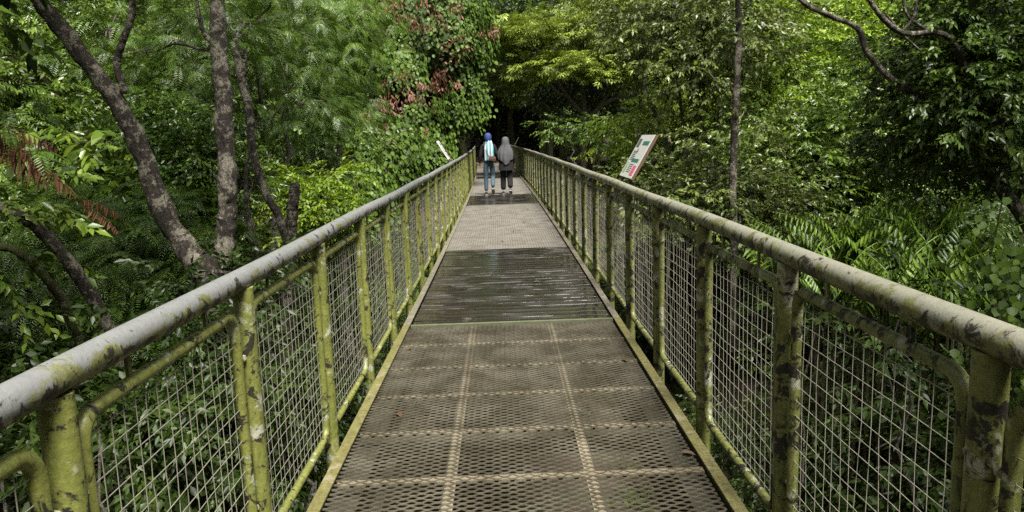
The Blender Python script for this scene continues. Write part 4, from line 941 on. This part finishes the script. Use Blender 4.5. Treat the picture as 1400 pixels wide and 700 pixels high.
for (i, x, y, s) in [(1, 5.6, -1.5, .9), (0, 8.4, .5, .85), (2, 4.6, -5.5, .95), (4, 9.6, 5.0, .7), (0, 9.5, -3, 1.0), (1, -6.5, .5, .8), (0, -5.5, -5, .9), (2, -9.5, 3.5, .85), (0, 1.5, -13, 1.1), (1, -3, -15, 1.1), (0, -9, 17, .8), (1, -12.5, 18, .9), (2, -6.6, 19, .7), (4, -10, 23, .9), (0, -16, 22, 1), (1, -7.5, 26, .85), (0, -20, 27, 1.1), (3, -12, 29, .95), (1, -5.8, 33, .9), (4, -9, 35, 1), (0, -16, 34, 1.1), (1, -24, 36, 1.2), (2, -6, 41, 1), (0, -11, 43, 1.1), (1, -19, 45, 1.2), (5, -5.5, 51, 1.05), (1, -9, 55, 1.2), (0, -15, 58, 1.2),
                     (5, 2.6, 49, .95), (5, -2.5, 50.5, 1.0), (5, .8, 55, 1.0), (5, 3.5, 56, 1.05), (5, -4, 57, 1.05), (5, 0, 61, 1.1), (0, 1.2, 63, 1.2), (5, 5.5, 46, .9), (5, 7, 53, 1.1), (1, 10, 58, 1.2), (5, 4.6, 37, .9), (5, 8.5, 36.5, .95), (5, 6.4, 41, .95), (5, 10.5, 42, 1.0), (5, 3.6, 43.5, .9), (2, 12, 34, .95), (0, 13, 40, 1.1), (3, 12, 27, .9), (1, 16, 33, 1.1), (0, 9, 24.5, .7), (2, 13, 22, .85), (1, 18, 26, 1), (0, 22, 34, 1.2), (3, 10, 19.5, .65), (0, 12.5, 17, .75), (4, 15, 18.5, .8), (1, 17, 20, .8), (0, 25, 44, 1.2), (2, 17, 47, 1.2), (0, -14, 15, .8), (4, -12, 13.5, .6), (1, 14.5, 14, .7), (4, 4.6, 60, 1.1), (4, -1.2, 64, .8), (4, 2.4, 60, .7), (4, -5.6, 54, .7), (4, .6, 68, 1), (1, -1, 70, 1.4), (0, 5, 68, 1.4), (2, -8, 66, 1.4)]:
    tree(i, x, y, s)
for (x, y, s_) in ((-5.7, -1.2, .85), (5.6, -1.4, .85), (7.6, -4.5, .9)):  # out of view, added to shade the understorey behind the railings
    t_ = tree(5, x, y, s_); tag(t_, 'tall unseen shade tree added beside the near end of the bridge', 'tree', 'unseen shade trees added beside the near end of the bridge')
# closed forest on the rising ground far behind, one mass
cr = Crown(); n = 130
for i in range(n):
    x = rng.uniform(-75, 75); y = 72 + rng.random() * 26; z = float(ground(x, y)) + rng.uniform(3, 11); lobe(cr, 'far', (x, y, z), (4, 3, 3), 12, 9, crad=1.1, scale=2.1)
o = link('forest', cr.mesh('forest', M['leaf_far'])); tag(o, 'far wooded slope closing the view above the end of the bridge', 'forest', None, 'stuff'); TRI[0] += cr.tris()
# a few fallen leaves on the deck
mbl = MB(); v_, f_ = leaf6(np.zeros(3), nrm(1, 0, .05), nrm(0, 0, 1), .075, .036, .2); mbl.v = [tuple(q) for q in v_]; mbl.f = f_; M['litter'] = plain('brown_leaf', (.085, .05, .022), .7, .4, 20); lm = mbl.mesh('fallen_leaf', M['litter'])
for (x, y) in ((.12, 12.6), (.38, 13.9), (-.25, 15.1), (-.6, 7.9), (.66, 9.2), (.3, 8.0), (-.71, 4.2), (.78, 5.1), (.81, 3.5), (-.1, 11.4), (-.8, 5.6), (.5, 16.3)):
    zz = .016 if 6.3 < y < 10.6 else .004
    o = link('fallen_leaf', lm, None, (cx(y) + x, y, zz + .003), (0, 0, rng.uniform(0, 6))); tag(o, 'small brown fallen leaf lying on the wooden planks' if zz > .01 else 'small brown fallen leaf lying on the steel grating', 'leaf', 'fallen leaves on the planks' if zz > .01 else 'fallen leaves on the steel grating')
# low ground cover
cr = Crown(); n = 1500; x = rng.normal(0, 7, n); y = rng.uniform(.5, 46, n); k = np.abs(x) > 1.2; x, y = x[k], y[k]; z = ground(x, y) + .05
a = rng.uniform(0, 6.3, len(x)); cr.place('medium', np.stack([x, y, z], 1), np.stack([np.cos(a), np.sin(a), .5 + 0 * a], 1), np.tile([0, 0, 1.0], (len(x), 1)), rng.uniform(.8, 1.6, len(x)), rng.random(len(x)))
o = link('undergrowth', cr.mesh('undergrowth', M['leaf_dark'])); tag(o, 'low leafy undergrowth covering the forest floor', 'undergrowth', None, 'stuff'); TRI[0] += cr.tris()
pass
